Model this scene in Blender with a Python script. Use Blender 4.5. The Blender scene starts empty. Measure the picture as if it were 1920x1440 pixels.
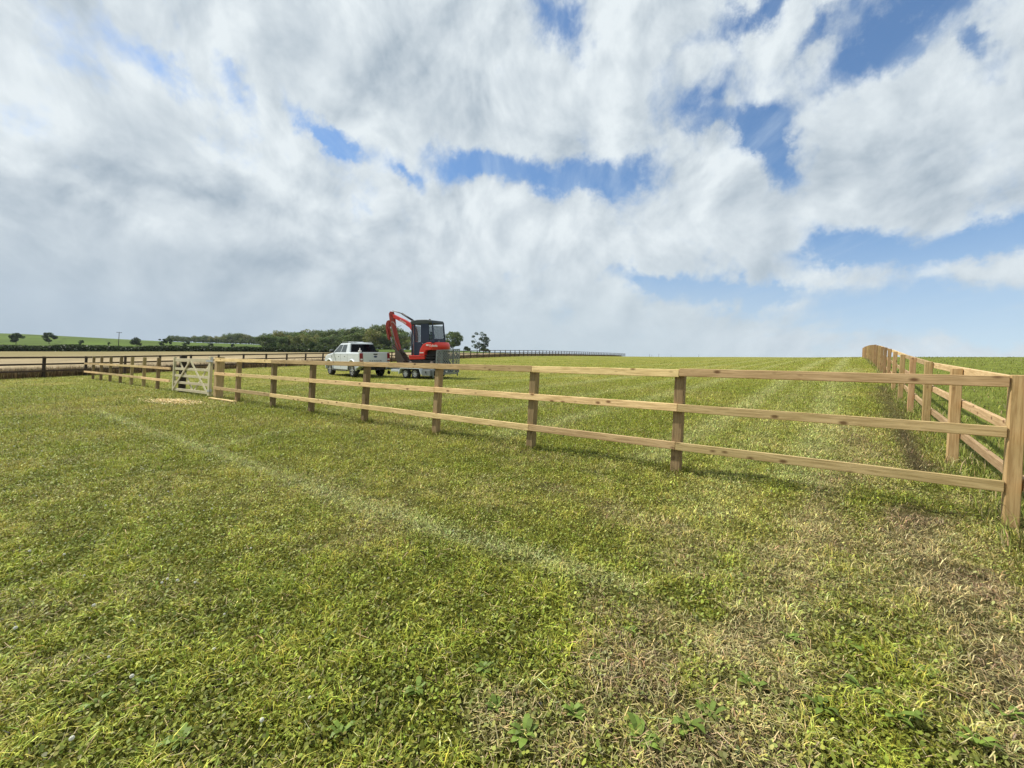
import bpy, bmesh, math, random
import numpy as np
from mathutils import Vector, Matrix
random.seed(7); rng = np.random.default_rng(11)
PI = math.pi; R = math.radians
sc = bpy.context.scene; COL = sc.collection
F = 780.0; H = 1.39; ROLL = R(3.1); CR, SR, TR = math.cos(ROLL), math.sin(ROLL), math.tan(ROLL)

# ------------------------------------------------------------------ terrain
_rows = [0.5, 6, 10.8, 14.5, 22, 26, 42, 65, 100, 115, 180, 260, 400, 700, 1500, 3500]
_yp = [660 + 1084/y for y in _rows]
_cols = [-150, 0, 160, 340, 490, 600, 900, 1050, 1200, 1400, 1600, 1920, 2100]
_T = {
 0:   {22:711, 26:705, 42:688, 65:674, 100:661, 115:658, 180:652, 260:641, 400:622, 700:628, 1500:640, 3500:655},
 160: {22:710, 26:705, 42:687, 65:672, 100:661.5, 115:659, 180:653, 260:645, 400:631, 700:636, 1500:645, 3500:655},
 340: {22:709.5, 26:702.5, 42:685, 65:671, 100:661, 115:659, 180:654, 260:649, 400:641, 700:645, 1500:652, 3500:658},
 490: {26:702, 42:684, 65:671, 100:662, 115:660, 180:654.5, 260:648.5, 400:645, 700:648, 1500:654, 3500:659},
 600: {42:683.5, 65:671, 100:663, 115:661, 180:656, 260:652, 400:651, 700:655, 1500:656, 3500:660},
 900: {42:685, 65:671, 100:662, 115:660.5, 180:658.5, 260:658, 400:659, 700:662, 1500:664, 3500:666},
 1050:{42:685.5, 65:673, 100:667.5, 115:667, 180:668, 260:671, 400:675, 700:680, 1500:682, 3500:684},
 1200:{42:685.5, 65:676, 100:670, 115:669, 180:668.5, 260:672, 400:680, 700:690, 1500:694, 3500:696},
 1400:{10.8:758, 14.5:731, 22:704, 26:697, 42:682, 65:672.5, 100:668.5, 115:669, 180:675, 260:684, 400:692, 700:698, 1500:700, 3500:700},
 1600:{10.8:750, 14.5:718, 22:687.5, 26:680.5, 42:670.5, 65:669.5, 100:671, 115:673, 180:684, 260:694, 400:700, 700:705, 1500:706, 3500:706},
 1920:{10.8:752, 14.5:722, 22:692, 26:685, 42:672.5, 65:669.5, 100:670, 115:671, 180:682, 260:692, 400:700, 700:705, 1500:706, 3500:706}}
_T[-150] = _T[0]; _T[2100] = _T[1920]
_tab = np.array([[ _yp[j] - _T[c].get(r, _yp[j]) for j, r in enumerate(_rows)] for c in _cols])
_gu = np.linspace(-150, 2100, 121); _gy = np.linspace(math.log(0.5), math.log(3500), 181)
_t1 = np.array([np.interp(_gy, np.log(_rows), row) for row in _tab])
_t2 = np.array([np.interp(_gu, _cols, _t1[:, j]) for j in range(len(_gy))]).T
def _blur(a, s, ax):
    k = np.exp(-0.5*(np.arange(-int(3*s), int(3*s)+1)/s)**2); k /= k.sum(); n = len(k)//2
    p = [(0, 0), (0, 0)]; p[ax] = (n, n); b = np.pad(a, p, mode='edge')
    return np.apply_along_axis(lambda v: np.convolve(v, k, 'valid'), ax, b)
_t2 = _blur(_blur(_t2, 3.0, 0), 2.5, 1)
def ground(X, Y):
    X = np.asarray(X, float); Y = np.asarray(Y, float)
    Ys = np.clip(Y, 0.5, 3499)
    a = X/Ys
    b = TR*a + 60/780/CR
    px = np.clip(960 + F*(a*CR + b*SR), -149, 2099)
    fu = (px+150)/2250*120; fy = np.clip((np.log(Ys)-_gy[0])/(_gy[-1]-_gy[0])*180, 0, 179.999)
    i = np.clip(fu.astype(int), 0, 119); j = fy.astype(int); fu = fu-i; fy = fy-j
    d = _t2[i, j]*(1-fu)*(1-fy)+_t2[i+1, j]*fu*(1-fy)+_t2[i, j+1]*(1-fu)*fy+_t2[i+1, j+1]*fu*fy
    Xc = np.clip(X, -4000, 4000)
    return TR*Xc + 60/780/CR*np.clip(Y, -60, 1e5) + np.where(Y > 0, d, 0)/F*Ys/CR
def gz(x, y): return float(ground(x, y))
def proj(x, y, z):
    a = x/y; b = (z-H)/y
    return 960+F*(a*CR+b*SR), 720-F*(-a*SR+b*CR)
def hit(px, py):
    xr = (px-960)/F; yr = (720-py)/F; dx = xr*CR-yr*SR; dz = xr*SR+yr*CR
    Y = 1.0
    while Y < 3400:
        if H+dz*Y < gz(dx*Y, Y): break
        Y *= 1.01
    lo, hi = Y/1.01, Y
    for _ in range(20):
        m = (lo+hi)/2
        if H+dz*m < gz(dx*m, m): hi = m
        else: lo = m
    return Vector((dx*hi, hi, gz(dx*hi, hi)))
def atpx(px, Y):          # ground point at depth Y seen in column px
    x = (px-960)/F*Y
    for _ in range(8):
        q = proj(x, Y, gz(x, Y))[0]; x += (px-q)/F*Y
    return Vector((x, Y, gz(x, Y)))

def vnoise(x, y, s, seed=0):
    x = np.asarray(x)*s; y = np.asarray(y)*s; xi = np.floor(x).astype(np.int64); yi = np.floor(y).astype(np.int64)
    fx = x-xi; fy = y-yi; fx = fx*fx*(3-2*fx); fy = fy*fy*(3-2*fy)
    def h(a, b):
        n = (a*374761393 + b*668265263 + seed*974634777) & 0x7fffffff
        n = ((n ^ (n >> 13))*1274126177) & 0x7fffffff
        return ((n ^ (n >> 16)) & 0xffff)/65535.0
    return (h(xi, yi)*(1-fx)+h(xi+1, yi)*fx)*(1-fy)+(h(xi, yi+1)*(1-fx)+h(xi+1, yi+1)*fx)*fy
def fbm(x, y, s, o=4, seed=0):
    v = 0; a = .5; t = 0
    for k in range(o):
        v = v+a*vnoise(x, y, s*2**k, seed+k*17); t += a; a *= .55
    return v/t

# ------------------------------------------------------------------ object helpers
def tag(o, label=None, cat=None, group=None, kind=None):
    if label: o['label'] = label
    if cat: o['category'] = cat
    if group: o['group'] = group
    if kind: o['kind'] = kind
    return o
def empty(name, loc=(0, 0, 0), mat=None):
    o = bpy.data.objects.new(name, None); COL.objects.link(o); o.empty_display_size = .2
    if mat is not None: o.matrix_world = mat
    else: o.location = loc
    return o
def link(name, me, parent=None, mw=None):
    o = bpy.data.objects.new(name, me); COL.objects.link(o)
    if parent is not None: o.parent = parent
    if mw is not None: o.matrix_local = mw
    return o
class MB:
    def __init__(s): s.v = []; s.f = []; s.sm = []
    def add(s, vs, fs, smooth=False):
        n = len(s.v); s.v += [tuple(v) for v in vs]; s.f += [tuple(i+n for i in f) for f in fs]; s.sm += [smooth]*len(fs)
        return s
    def box(s, c, d, M=None):
        x, y, z = d[0]/2, d[1]/2, d[2]/2
        vs = [Vector((a*x, b*y, e*z)) for a in (-1, 1) for b in (-1, 1) for e in (-1, 1)]
        c = Vector(c)
        vs = [(M @ v if M is not None else v)+c for v in vs]
        return s.add(vs, [(0, 1, 3, 2), (4, 6, 7, 5), (0, 4, 5, 1), (2, 3, 7, 6), (0, 2, 6, 4), (1, 5, 7, 3)])
    def bar(s, p, q, w, h, up=(0, 0, 1)):
        p = Vector(p); q = Vector(q); d = (q-p); L = d.length; d.normalize()
        u = Vector(up); sd = d.cross(u)
        if sd.length < 1e-4: sd = d.cross(Vector((0, 1, 0)))
        sd.normalize(); u = sd.cross(d)
        M = Matrix((d, sd, u)).transposed()
        return s.box((p+q)/2, (L, w, h), M)
    def tube(s, pts, r, n=8, cap=True):
        pts = [Vector(p) for p in pts]; rs = r if isinstance(r, (list, tuple)) else [r]*len(pts)
        vs = []; fs = []
        for i, p in enumerate(pts):
            d = (pts[min(i+1, len(pts)-1)]-pts[max(i-1, 0)]).normalized()
            a = d.cross(Vector((0, 0, 1)))
            if a.length < 1e-3: a = d.cross(Vector((0, 1, 0)))
            a.normalize(); b = d.cross(a)
            for k in range(n):
                t = 2*PI*k/n; vs.append(p+(a*math.cos(t)+b*math.sin(t))*rs[i])
        for i in range(len(pts)-1):
            for k in range(n): fs.append((i*n+k, i*n+(k+1) % n, (i+1)*n+(k+1) % n, (i+1)*n+k))
        s.add(vs, fs, True)
        if cap: 
            m = len(s.v)-len(vs); s.f += [tuple(m+k for k in range(n))[::-1], tuple(m+(len(pts)-1)*n+k for k in range(n))]; s.sm += [False, False]
        return s
    def prism(s, poly, y0, y1, sc1=None):          # polygon in xz, extruded along y
        n = len(poly); vs = [(p[0], y0, p[1]) for p in poly]+[(p[0], y1, p[1]) for p in poly]
        fs = [tuple(range(n)), tuple(range(2*n-1, n-1, -1))]+[(i, i+n, (i+1) % n+n, (i+1) % n) for i in range(n)]
        return s.add(vs, fs)
    def wheelish(s, c, prof, n=24):                # lathe about y axis; prof = (y, r)
        vs = []; fs = []; c = Vector(c)
        for (y, r) in prof:
            for k in range(n): t = 2*PI*k/n; vs.append(c+Vector((r*math.cos(t), y, r*math.sin(t))))
        for i in range(len(prof)-1):
            for k in range(n): fs.append((i*n+k, i*n+(k+1) % n, (i+1)*n+(k+1) % n, (i+1)*n+k))
        return s.add(vs, fs, True)
    def build(s, name, mat, parent=None, mw=None, bevel=0, seg=2):
        me = bpy.data.meshes.new(name); me.from_pydata(s.v, [], s.f)
        bm = bmesh.new(); bm.from_mesh(me); bmesh.ops.recalc_face_normals(bm, faces=bm.faces); bm.to_mesh(me); bm.free()
        me.polygons.foreach_set('use_smooth', s.sm); me.materials.append(mat); me.update()
        o = link(name, me, parent, mw)
        if bevel:
            b = o.modifiers.new('b', 'BEVEL'); b.width = bevel; b.segments = seg; b.limit_method = 'ANGLE'; b.angle_limit = R(40)
        return o
def npmesh(name, V, faces_flat, sizes, mat, col=None, smooth=False):
    me = bpy.data.meshes.new(name); nv = len(V)
    me.vertices.add(nv); me.vertices.foreach_set('co', np.asarray(V, np.float32).ravel())
    sizes = np.asarray(sizes, np.int32); fl = np.asarray(faces_flat, np.int32).ravel()
    me.loops.add(len(fl)); me.loops.foreach_set('vertex_index', fl)
    st = np.concatenate(([0], np.cumsum(sizes)[:-1])).astype(np.int32)
    me.polygons.add(len(sizes)); me.polygons.foreach_set('loop_start', st)
    me.polygons.foreach_set('use_smooth', np.full(len(sizes), smooth))
    if col is not None:
        a = me.color_attributes.new('Col', 'FLOAT_COLOR', 'POINT')
        c = np.ones((nv, 4), np.float32); c[:, :3] = col; a.data.foreach_set('color', c.ravel())
    me.update(calc_edges=True); me.validate(); me.materials.append(mat)
    return me
def dup(o, parent=None):
    c = o.copy(); COL.objects.link(c); c.parent = parent
    for ch in [k for k in o.children]: dup(ch, c)
    return c

# ------------------------------------------------------------------ materials
def newmat(name):
    m = bpy.data.materials.new(name); m.use_nodes = True; nt = m.node_tree
    return m, nt, nt.nodes['Principled BSDF']
def nd(nt, t, **kw):
    n = nt.nodes.new(t)
    for k, v in kw.items():
        if k.startswith('i_'):
            n.inputs[k[2:].replace('_', ' ')].default_value = v
        else: setattr(n, k, v)
    return n
def paint(name, c, rough=.4, metal=0, dirt=.25, coat=0, spec=.5, scale=3):
    m, nt, b = newmat(name); L = nt.links.new
    tc = nd(nt, 'ShaderNodeTexCoord'); n = nd(nt, 'ShaderNodeTexNoise', i_Scale=scale, i_Detail=6, i_Roughness=.6); L(tc.outputs['Object'], n.inputs['Vector'])
    mx = nd(nt, 'ShaderNodeMix', data_type='RGBA'); mx.inputs[6].default_value = (*c, 1)
    d = tuple(x*.6+.06 for x in c); mx.inputs[7].default_value = (d[0], d[1]*.96, d[2]*.88, 1)
    mr = nd(nt, 'ShaderNodeMapRange'); mr.inputs[1].default_value = .45; mr.inputs[2].default_value = .75; mr.inputs[4].default_value = dirt
    L(n.outputs[0], mr.inputs[0]); L(mr.outputs[0], mx.inputs[0]); L(mx.outputs[2], b.inputs['Base Color'])
    mr2 = nd(nt, 'ShaderNodeMapRange'); mr2.inputs[3].default_value = rough; mr2.inputs[4].default_value = min(1, rough+.3); L(n.outputs[0], mr2.inputs[0]); L(mr2.outputs[0], b.inputs['Roughness'])
    b.inputs['Metallic'].default_value = metal; b.inputs['Coat Weight'].default_value = coat; b.inputs['Specular IOR Level'].default_value = spec
    return m
def wood(name, c1, c2, knots=1.0, rough=.8, vary=.55):
    m, nt, b = newmat(name); L = nt.links.new
    tc = nd(nt, 'ShaderNodeTexCoord'); oi = nd(nt, 'ShaderNodeObjectInfo')
    off = nd(nt, 'ShaderNodeVectorMath', operation='SCALE'); off.inputs[0].default_value = (37, 11, 23); L(oi.outputs['Random'], off.inputs['Scale'])
    ad = nd(nt, 'ShaderNodeVectorMath', operation='ADD'); L(tc.outputs['Object'], ad.inputs[0]); L(off.outputs[0], ad.inputs[1])
    mp = nd(nt, 'ShaderNodeMapping'); mp.inputs['Scale'].default_value = (2.2, 42, 42); L(ad.outputs[0], mp.inputs['Vector'])
    g = nd(nt, 'ShaderNodeTexNoise', i_Scale=1.6, i_Detail=7, i_Roughness=.62, i_Distortion=.6); L(mp.outputs[0], g.inputs['Vector'])
    mp2 = nd(nt, 'ShaderNodeMapping'); mp2.inputs['Scale'].default_value = (3.2, 8, 8); L(ad.outputs[0], mp2.inputs['Vector'])
    bl = nd(nt, 'ShaderNodeTexNoise', i_Scale=.7, i_Detail=4); L(mp2.outputs[0], bl.inputs['Vector'])
    mp3 = nd(nt, 'ShaderNodeMapping'); mp3.inputs['Scale'].default_value = (4.3, 8.5, 8.5); L(ad.outputs[0], mp3.inputs['Vector'])
    vo = nd(nt, 'ShaderNodeTexVoronoi', i_Scale=1.0, i_Randomness=1.0); L(mp3.outputs[0], vo.inputs['Vector'])
    kr = nd(nt, 'ShaderNodeMapRange'); kr.inputs[1].default_value = .08; kr.inputs[2].default_value = .20; kr.inputs[3].default_value = .9*knots; kr.inputs[4].default_value = 0; L(vo.outputs['Distance'], kr.inputs[0])
    mx = nd(nt, 'ShaderNodeMix', data_type='RGBA'); mx.inputs[6].default_value = (*c1, 1); mx.inputs[7].default_value = (*c2, 1)
    r1 = nd(nt, 'ShaderNodeMapRange'); r1.inputs[1].default_value = .40; r1.inputs[2].default_value = .62; L(g.outputs[0], r1.inputs[0]); L(r1.outputs[0], mx.inputs[0])
    m2 = nd(nt, 'ShaderNodeMix', data_type='RGBA'); L(mx.outputs[2], m2.inputs[6]); m2.inputs[7].default_value = (c2[0]*.8, c2[1]*.85, c2[2]*.75, 1)
    r2 = nd(nt, 'ShaderNodeMapRange'); r2.inputs[1].default_value = .5; r2.inputs[2].default_value = .75; r2.inputs[4].default_value = .45; L(bl.outputs[0], r2.inputs[0]); L(r2.outputs[0], m2.inputs[0])
    m3 = nd(nt, 'ShaderNodeMix', data_type='RGBA'); L(m2.outputs[2], m3.inputs[6]); m3.inputs[7].default_value = (c2[0]*.32, c2[1]*.24, c2[2]*.2, 1); L(kr.outputs[0], m3.inputs[0])
    hs = nd(nt, 'ShaderNodeHueSaturation'); L(m3.outputs[2], hs.inputs['Color'])
    vr = nd(nt, 'ShaderNodeMapRange'); vr.inputs[3].default_value = 1-vary*.6; vr.inputs[4].default_value = 1+vary*.5; L(oi.outputs['Random'], vr.inputs[0]); L(vr.outputs[0], hs.inputs['Value'])
    hr = nd(nt, 'ShaderNodeMath', operation='MULTIPLY_ADD'); hr.inputs[1].default_value = 7.3; hr.inputs[2].default_value = 0; L(oi.outputs['Random'], hr.inputs[0])
    fr = nd(nt, 'ShaderNodeMath', operation='FRACT'); L(hr.outputs[0], fr.inputs[0])
    h2 = nd(nt, 'ShaderNodeMapRange'); h2.inputs[3].default_value = .488; h2.inputs[4].default_value = .510; L(fr.outputs[0], h2.inputs[0]); L(h2.outputs[0], hs.inputs['Hue'])
    L(hs.outputs[0], b.inputs['Base Color']); b.inputs['Roughness'].default_value = rough; b.inputs['Specular IOR Level'].default_value = .25
    bp = nd(nt, 'ShaderNodeBump', i_Strength=.35, i_Distance=.004); L(g.outputs[0], bp.inputs['Height']); L(bp.outputs[0], b.inputs['Normal'])
    return m
def foliage(name, tint=(1, 1, 1), rough=.55, transl=.3):
    m, nt, b = newmat(name); L = nt.links.new
    a = nd(nt, 'ShaderNodeVertexColor', layer_name='Col')
    mul = nd(nt, 'ShaderNodeMix', data_type='RGBA', blend_type='MULTIPLY'); mul.inputs[0].default_value = 1; L(a.outputs[0], mul.inputs[6]); mul.inputs[7].default_value = (*tint, 1)
    L(mul.outputs[2], b.inputs['Base Color']); b.inputs['Roughness'].default_value = rough; b.inputs['Specular IOR Level'].default_value = .3
    t = nd(nt, 'ShaderNodeBsdfTranslucent'); L(mul.outputs[2], t.inputs[0])
    ms = nd(nt, 'ShaderNodeMixShader'); ms.inputs[0].default_value = transl; L(b.outputs[0], ms.inputs[1]); L(t.outputs[0], ms.inputs[2])
    L(ms.outputs[0], nt.nodes['Material Output'].inputs[0])
    return m
def glass(name, c=(.02, .025, .03), alpha=.35):
    m, nt, b = newmat(name); L = nt.links.new
    b.inputs['Base Color'].default_value = (*c, 1); b.inputs['Roughness'].default_value = .07; b.inputs['Specular IOR Level'].default_value = .12
    t = nd(nt, 'ShaderNodeBsdfTransparent'); ms = nd(nt, 'ShaderNodeMixShader'); ms.inputs[0].default_value = alpha
    L(t.outputs[0], ms.inputs[1]); L(b.outputs[0], ms.inputs[2]); L(ms.outputs[0], nt.nodes['Material Output'].inputs[0])
    return m
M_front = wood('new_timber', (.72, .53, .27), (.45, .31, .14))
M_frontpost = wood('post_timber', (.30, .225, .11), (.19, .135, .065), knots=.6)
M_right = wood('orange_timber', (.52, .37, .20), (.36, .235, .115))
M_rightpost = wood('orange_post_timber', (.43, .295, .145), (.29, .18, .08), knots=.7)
M_gate = wood('gate_timber', (.56, .51, .36), (.45, .39, .25), knots=.4, vary=.1)
M_dark = wood('weathered_timber', (.080, .054, .037), (.045, .030, .020), knots=.3)
M_darkpost = wood('dark_post_timber', (.065, .046, .034), (.038, .027, .02), knots=.3)

# ------------------------------------------------------------------ colour of the land
F0 = hit(1893, 987); FG = hit(405, 747)
fd = Vector((FG.x-F0.x, FG.y-F0.y)).normalized()
def on_line(px, p, d, t0=-5, t1=60):
    lo, hi = t0, t1
    s = 1 if proj(p.x+d.x*t1, p.y+d.y*t1, gz(p.x+d.x*t1, p.y+d.y*t1))[0] < px else -1
    for _ in range(40):
        m = (lo+hi)/2; x, y = p.x+d.x*m, p.y+d.y*m; q = proj(x, y, gz(x, y))[0]
        if (q > px) == (s > 0): lo = m
        else: hi = m
    return m
rd = Vector((.813, 1)).normalized(); RB = 1.92*math.sqrt(1+.813**2)
D0 = atpx(160, 26); dd = Vector((.513, 1)).normalized(); dl = Vector((.012, -1)).normalized()
nfv = np.array((fd.y, -fd.x)); nfv = nfv if nfv[1] < 0 else -nfv
POSTS = [0]+[on_line(p, F0, fd) for p in (1267, 995, 817, 683, 583, 511, 445)]+[(FG.xy-F0.xy).length]
def bands(X, Y):
    """dry and clippings weights painted along real wheel tracks on the ground"""
    def band(pts, w, ln=False):
        P = [hit(*p) for p in pts]; best = np.full(X.shape, 1e9)
        for a, b in zip(P[:-1], P[1:]):
            dx, dy = b.x-a.x, b.y-a.y; L2 = dx*dx+dy*dy
            t = np.clip(((X-a.x)*dx+(Y-a.y)*dy)/L2, 0, 1)
            best = np.minimum(best, np.hypot(X-a.x-t*dx, Y-a.y-t*dy))
        wob = .35+1.5*fbm(X, Y, 3.1, 4, 5)
        return np.exp(-(best/(w*wob))**2)
    B = {}
    B['clip'] = np.maximum(band([(180, 770), (300, 815), (480, 875), (640, 935), (800, 990), (1050, 1060), (1180, 1100)], .105)*np.clip(.45+1.3*fbm(X, Y, 1.3, 3, 66), 0, 1), .7*band([(400, 843), (470, 822), (547, 807), (640, 800)], .08))
    B['clip'] = np.maximum(B['clip'], .6*band([(1600, 690), (1560, 760), (1530, 810)], .3))
    B['clip'] = np.maximum(B['clip'], .5*band([(1530, 700), (1480, 750), (1400, 830), (1330, 960)], .28))
    B['dry'] = np.maximum(.75*band([(1560, 900), (1530, 960), (1490, 1080), (1440, 1250), (1400, 1440), (1390, 1700)], .19), .6*band([(1590, 800), (1620, 860), (1600, 900)], .3))
    B['dry'] = np.maximum(B['dry'], .95*band([(1720, 980), (1760, 1060), (1830, 1180), (1900, 1290), (2000, 1440)], .22))
    B['dry'] = np.maximum(B['dry'], .6*band([(1150, 960), (1290, 1010), (1280, 1060)], .2))
    sp = (X-F0.x)*rd.y-(Y-F0.y)*rd.x; bf = (X-F0.x)*nfv[0]+(Y-F0.y)*nfv[1] < -.3
    for s0, ww, am in ((-1.55, .28, 1.2), (-3.1, .30, 1.15), (-5.6, .35, .8), (-7.6, .35, .7), (-10.5, .5, .7), (-13.5, .5, .6), (-17, .6, .5)):
        B['clip'] = np.maximum(B['clip'], am*np.exp(-((sp-s0+.25*(vnoise(Y, Y*0, .15, 8)-.5))/ww)**2)*bf*(.5+.8*fbm(X, Y, .8, 3, 67)))
    B['dirt'] = np.maximum(band([(1690, 800), (1710, 850), (1730, 890)], .16), .6*band([(1700, 960), (1760, 1080), (1800, 1180), (1890, 1330)], .14))
    B['dirt'] = np.maximum(B['dirt'], .8*band([(1655, 725), (1670, 760), (1690, 800)], .25))
    for t in POSTS: B['dirt'] = np.maximum(B['dirt'], .75*np.exp(-(((X-F0.x-fd.x*t)**2+(Y-F0.y-fd.y*t)**2)/.15**2)))
    return B
def dryness(X, Y):
    B = bands(X, Y)
    d = fbm(X, Y, .95, 4, 2); a = X/np.maximum(Y, .3)
    near = np.exp(-(Y/3.4)**2)                       # the scorched turf lies near the corner where the track turns
    reg = near*np.clip((a+.75)/.9, 0, 1)
    n = np.clip((d-.53+.09*reg)*6.0, 0, 1)*(.20+.52*reg)*np.clip((fbm(X, Y, 4.5, 3, 19)-.32)*4.0, 0, 1)
    return np.clip(n+B['dry']*.75, 0, 1), np.clip(B['clip'], 0, 1), B['dirt'], B
G_green = np.array((.222, .235, .032)); G_lush = np.array((.152, .180, .025)); G_yel = np.array((.318, .290, .066))
G_straw = np.array((.35, .295, .135)); G_clip = np.array((.42, .42, .18)); G_soil = np.array((.075, .05, .032))
def lawn(X, Y):
    dr, cl, di, _ = dryness(X, Y)
    g = fbm(X, Y, .5, 4, 9)[..., None]; h = fbm(X, Y, 2.3, 3, 31)[..., None]
    c = G_green*(1-np.clip((g-.45)*3, 0, 1))+G_yel*np.clip((g-.45)*3, 0, 1)
    c = c*(1-.5*np.clip((h-.55)*4, 0, 1))+G_lush*.5*np.clip((h-.55)*4, 0, 1)
    c = c*(1-.75*dr[..., None])+G_straw*.75*dr[..., None]
    br = (np.clip((vnoise(X, Y, 1.7, 60)-.45)*3, 0, 1)*dr)[..., None]*.55
    c = c*(1-br)+np.array((.22, .16, .085))*br
    c = c*(1-.46*cl[..., None])+G_clip*.46*cl[..., None]
    c = c*(1-.8*di[..., None])+G_soil*.8*di[..., None]
    return c
def zone(X, Y):
    """0 mown paddock, 1 long grass right of the right fence, 2 pale stubble field, 3 green far field"""
    z = np.zeros(X.shape, int)
    right = (X-F0.x)*rd.y-(Y-F0.y)*rd.x > .12
    z[right & (Y < 200)] = 1
    beyond = ((X-D0.x)*dd.y-(Y-D0.y)*dd.x < -.3)
    beyond |= (X < D0.x+(D0.y-Y)*.012-.3) & (Y < D0.y+5)
    z[beyond & (z == 0)] = 2; rag = 3*(vnoise(X, Y, .35, 12)-.5)
    hx = hedge_y(X)
    z[(z == 2) & (Y+rag > hx)] = 3
    return z
def hedge_y(X): return 118+.02*X+1.5*np.sin(X*.05)

# ------------------------------------------------------------------ ground sheet
def build_ground():
    rr = [0.25]
    while rr[-1] < 3300: rr.append(rr[-1]*1.017+.004)
    rr = np.array(rr)
    th = np.concatenate((np.linspace(-180, -66, 40)[:-1], np.linspace(-66, 66, 500), np.linspace(66, 180, 40)[1:-1]))
    th = np.radians(th); n = len(th)
    RR, TT = np.meshgrid(rr, th, indexing='ij'); X = RR*np.sin(TT); Y = RR*np.cos(TT)
    Z = ground(X, Y)
    near = np.exp(-(RR/14)**2)
    Z = Z+near*(.018*(fbm(X, Y, 3.0, 4, 3)-.5)+.03*(fbm(X, Y, .7, 3, 4)-.5))
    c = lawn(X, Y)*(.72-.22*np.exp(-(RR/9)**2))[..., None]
    zn = zone(X, Y)
    nz = fbm(X, Y, .12, 4, 77)[..., None]; n2 = fbm(X, Y, .6, 3, 78)[..., None]
    c = np.where(zn[..., None] == 1, np.array((.15, .175, .03))*(.7+.6*n2), c)
    c = np.where(zn[..., None] == 2, np.array((.31, .245, .145))*(.7+.6*nz)*(.8+.4*n2)*(1+.10*np.sin((X*.888-Y*.46)*2.2)+.06*np.sin(X*.7+Y*.3))[..., None], c)
    c = np.where(zn[..., None] == 3, np.array((.070, .112, .010))*(.55+.9*fbm(X, Y, .03, 4, 79)[..., None])*(1-.25*(np.abs(((X*.7+Y*.72)/24) % 1-.5) < .03))[..., None], c)
    # the stubble near the wood and hedge turns to rough yellow-green grass
    m = np.clip((Y-48)/40, 0, 1)*(zn == 2)*np.clip(1.0-(X+95)/70, 0, 1); m = m[..., None]*.85
    c = c*(1-m)+np.array((.20, .17, .065))*m
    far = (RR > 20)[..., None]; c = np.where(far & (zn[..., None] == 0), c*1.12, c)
    V = np.stack((X, Y, Z), -1).reshape(-1, 3); V = np.vstack((V, [[0, 0, gz(0, .01)]]))
    CC = np.vstack((c.reshape(-1, 3), [[.1, .12, .03]]))
    i, j = np.meshgrid(np.arange(len(rr)-1), np.arange(n), indexing='ij'); j2 = (j+1) % n
    q = np.stack((i*n+j, i*n+j2, (i+1)*n+j2, (i+1)*n+j), -1).reshape(-1, 4)[:, ::-1]
    ctr = len(V)-1; t = np.array([(ctr, (k+1) % n, k) for k in range(n)])
    fl = np.concatenate((q.ravel(), t.ravel())); sz = np.concatenate((np.full(len(q), 4), np.full(n, 3)))
    m, nt, b = newmat('turf'); L = nt.links.new
    a = nd(nt, 'ShaderNodeVertexColor', layer_name='Col'); tc = nd(nt, 'ShaderNodeTexCoord')
    n1 = nd(nt, 'ShaderNodeTexNoise', i_Scale=34, i_Detail=8, i_Roughness=.75); L(tc.outputs['Object'], n1.inputs['Vector'])
    n3 = nd(nt, 'ShaderNodeTexNoise', i_Scale=2.6, i_Detail=7, i_Roughness=.7); L(tc.outputs['Object'], n3.inputs['Vector'])
    r1 = nd(nt, 'ShaderNodeMapRange'); r1.inputs[1].default_value = .33; r1.inputs[2].default_value = .67; r1.inputs[3].default_value = .5; r1.inputs[4].default_value = 1.45; L(n1.outputs[0], r1.inputs[0])
    r3 = nd(nt, 'ShaderNodeMapRange'); r3.inputs[1].default_value = .33; r3.inputs[2].default_value = .67; r3.inputs[3].default_value = .72; r3.inputs[4].default_value = 1.25; L(n3.outputs[0], r3.inputs[0])
    mu = nd(nt, 'ShaderNodeMath', operation='MULTIPLY'); L(r1.outputs[0], mu.inputs[0]); L(r3.outputs[0], mu.inputs[1])
    vm = nd(nt, 'ShaderNodeVectorMath', operation='SCALE'); L(a.outputs[0], vm.inputs[0]); L(mu.outputs[0], vm.inputs['Scale'])
    L(vm.outputs[0], b.inputs['Base Color']); b.inputs['Roughness'].default_value = .95; b.inputs['Specular IOR Level'].default_value = .1
    bp = nd(nt, 'ShaderNodeBump', i_Strength=.8, i_Distance=.05); L(n1.outputs[0], bp.inputs['Height']); L(bp.outputs[0], b.inputs['Normal'])
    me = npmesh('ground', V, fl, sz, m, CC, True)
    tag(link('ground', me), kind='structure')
build_ground()
def micro(X, Y):
    RR = np.hypot(X, Y); near = np.exp(-(RR/14)**2)
    return ground(X, Y)+near*(.018*(fbm(X, Y, 3.0, 4, 3)-.5)+.03*(fbm(X, Y, .7, 3, 4)-.5))

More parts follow.
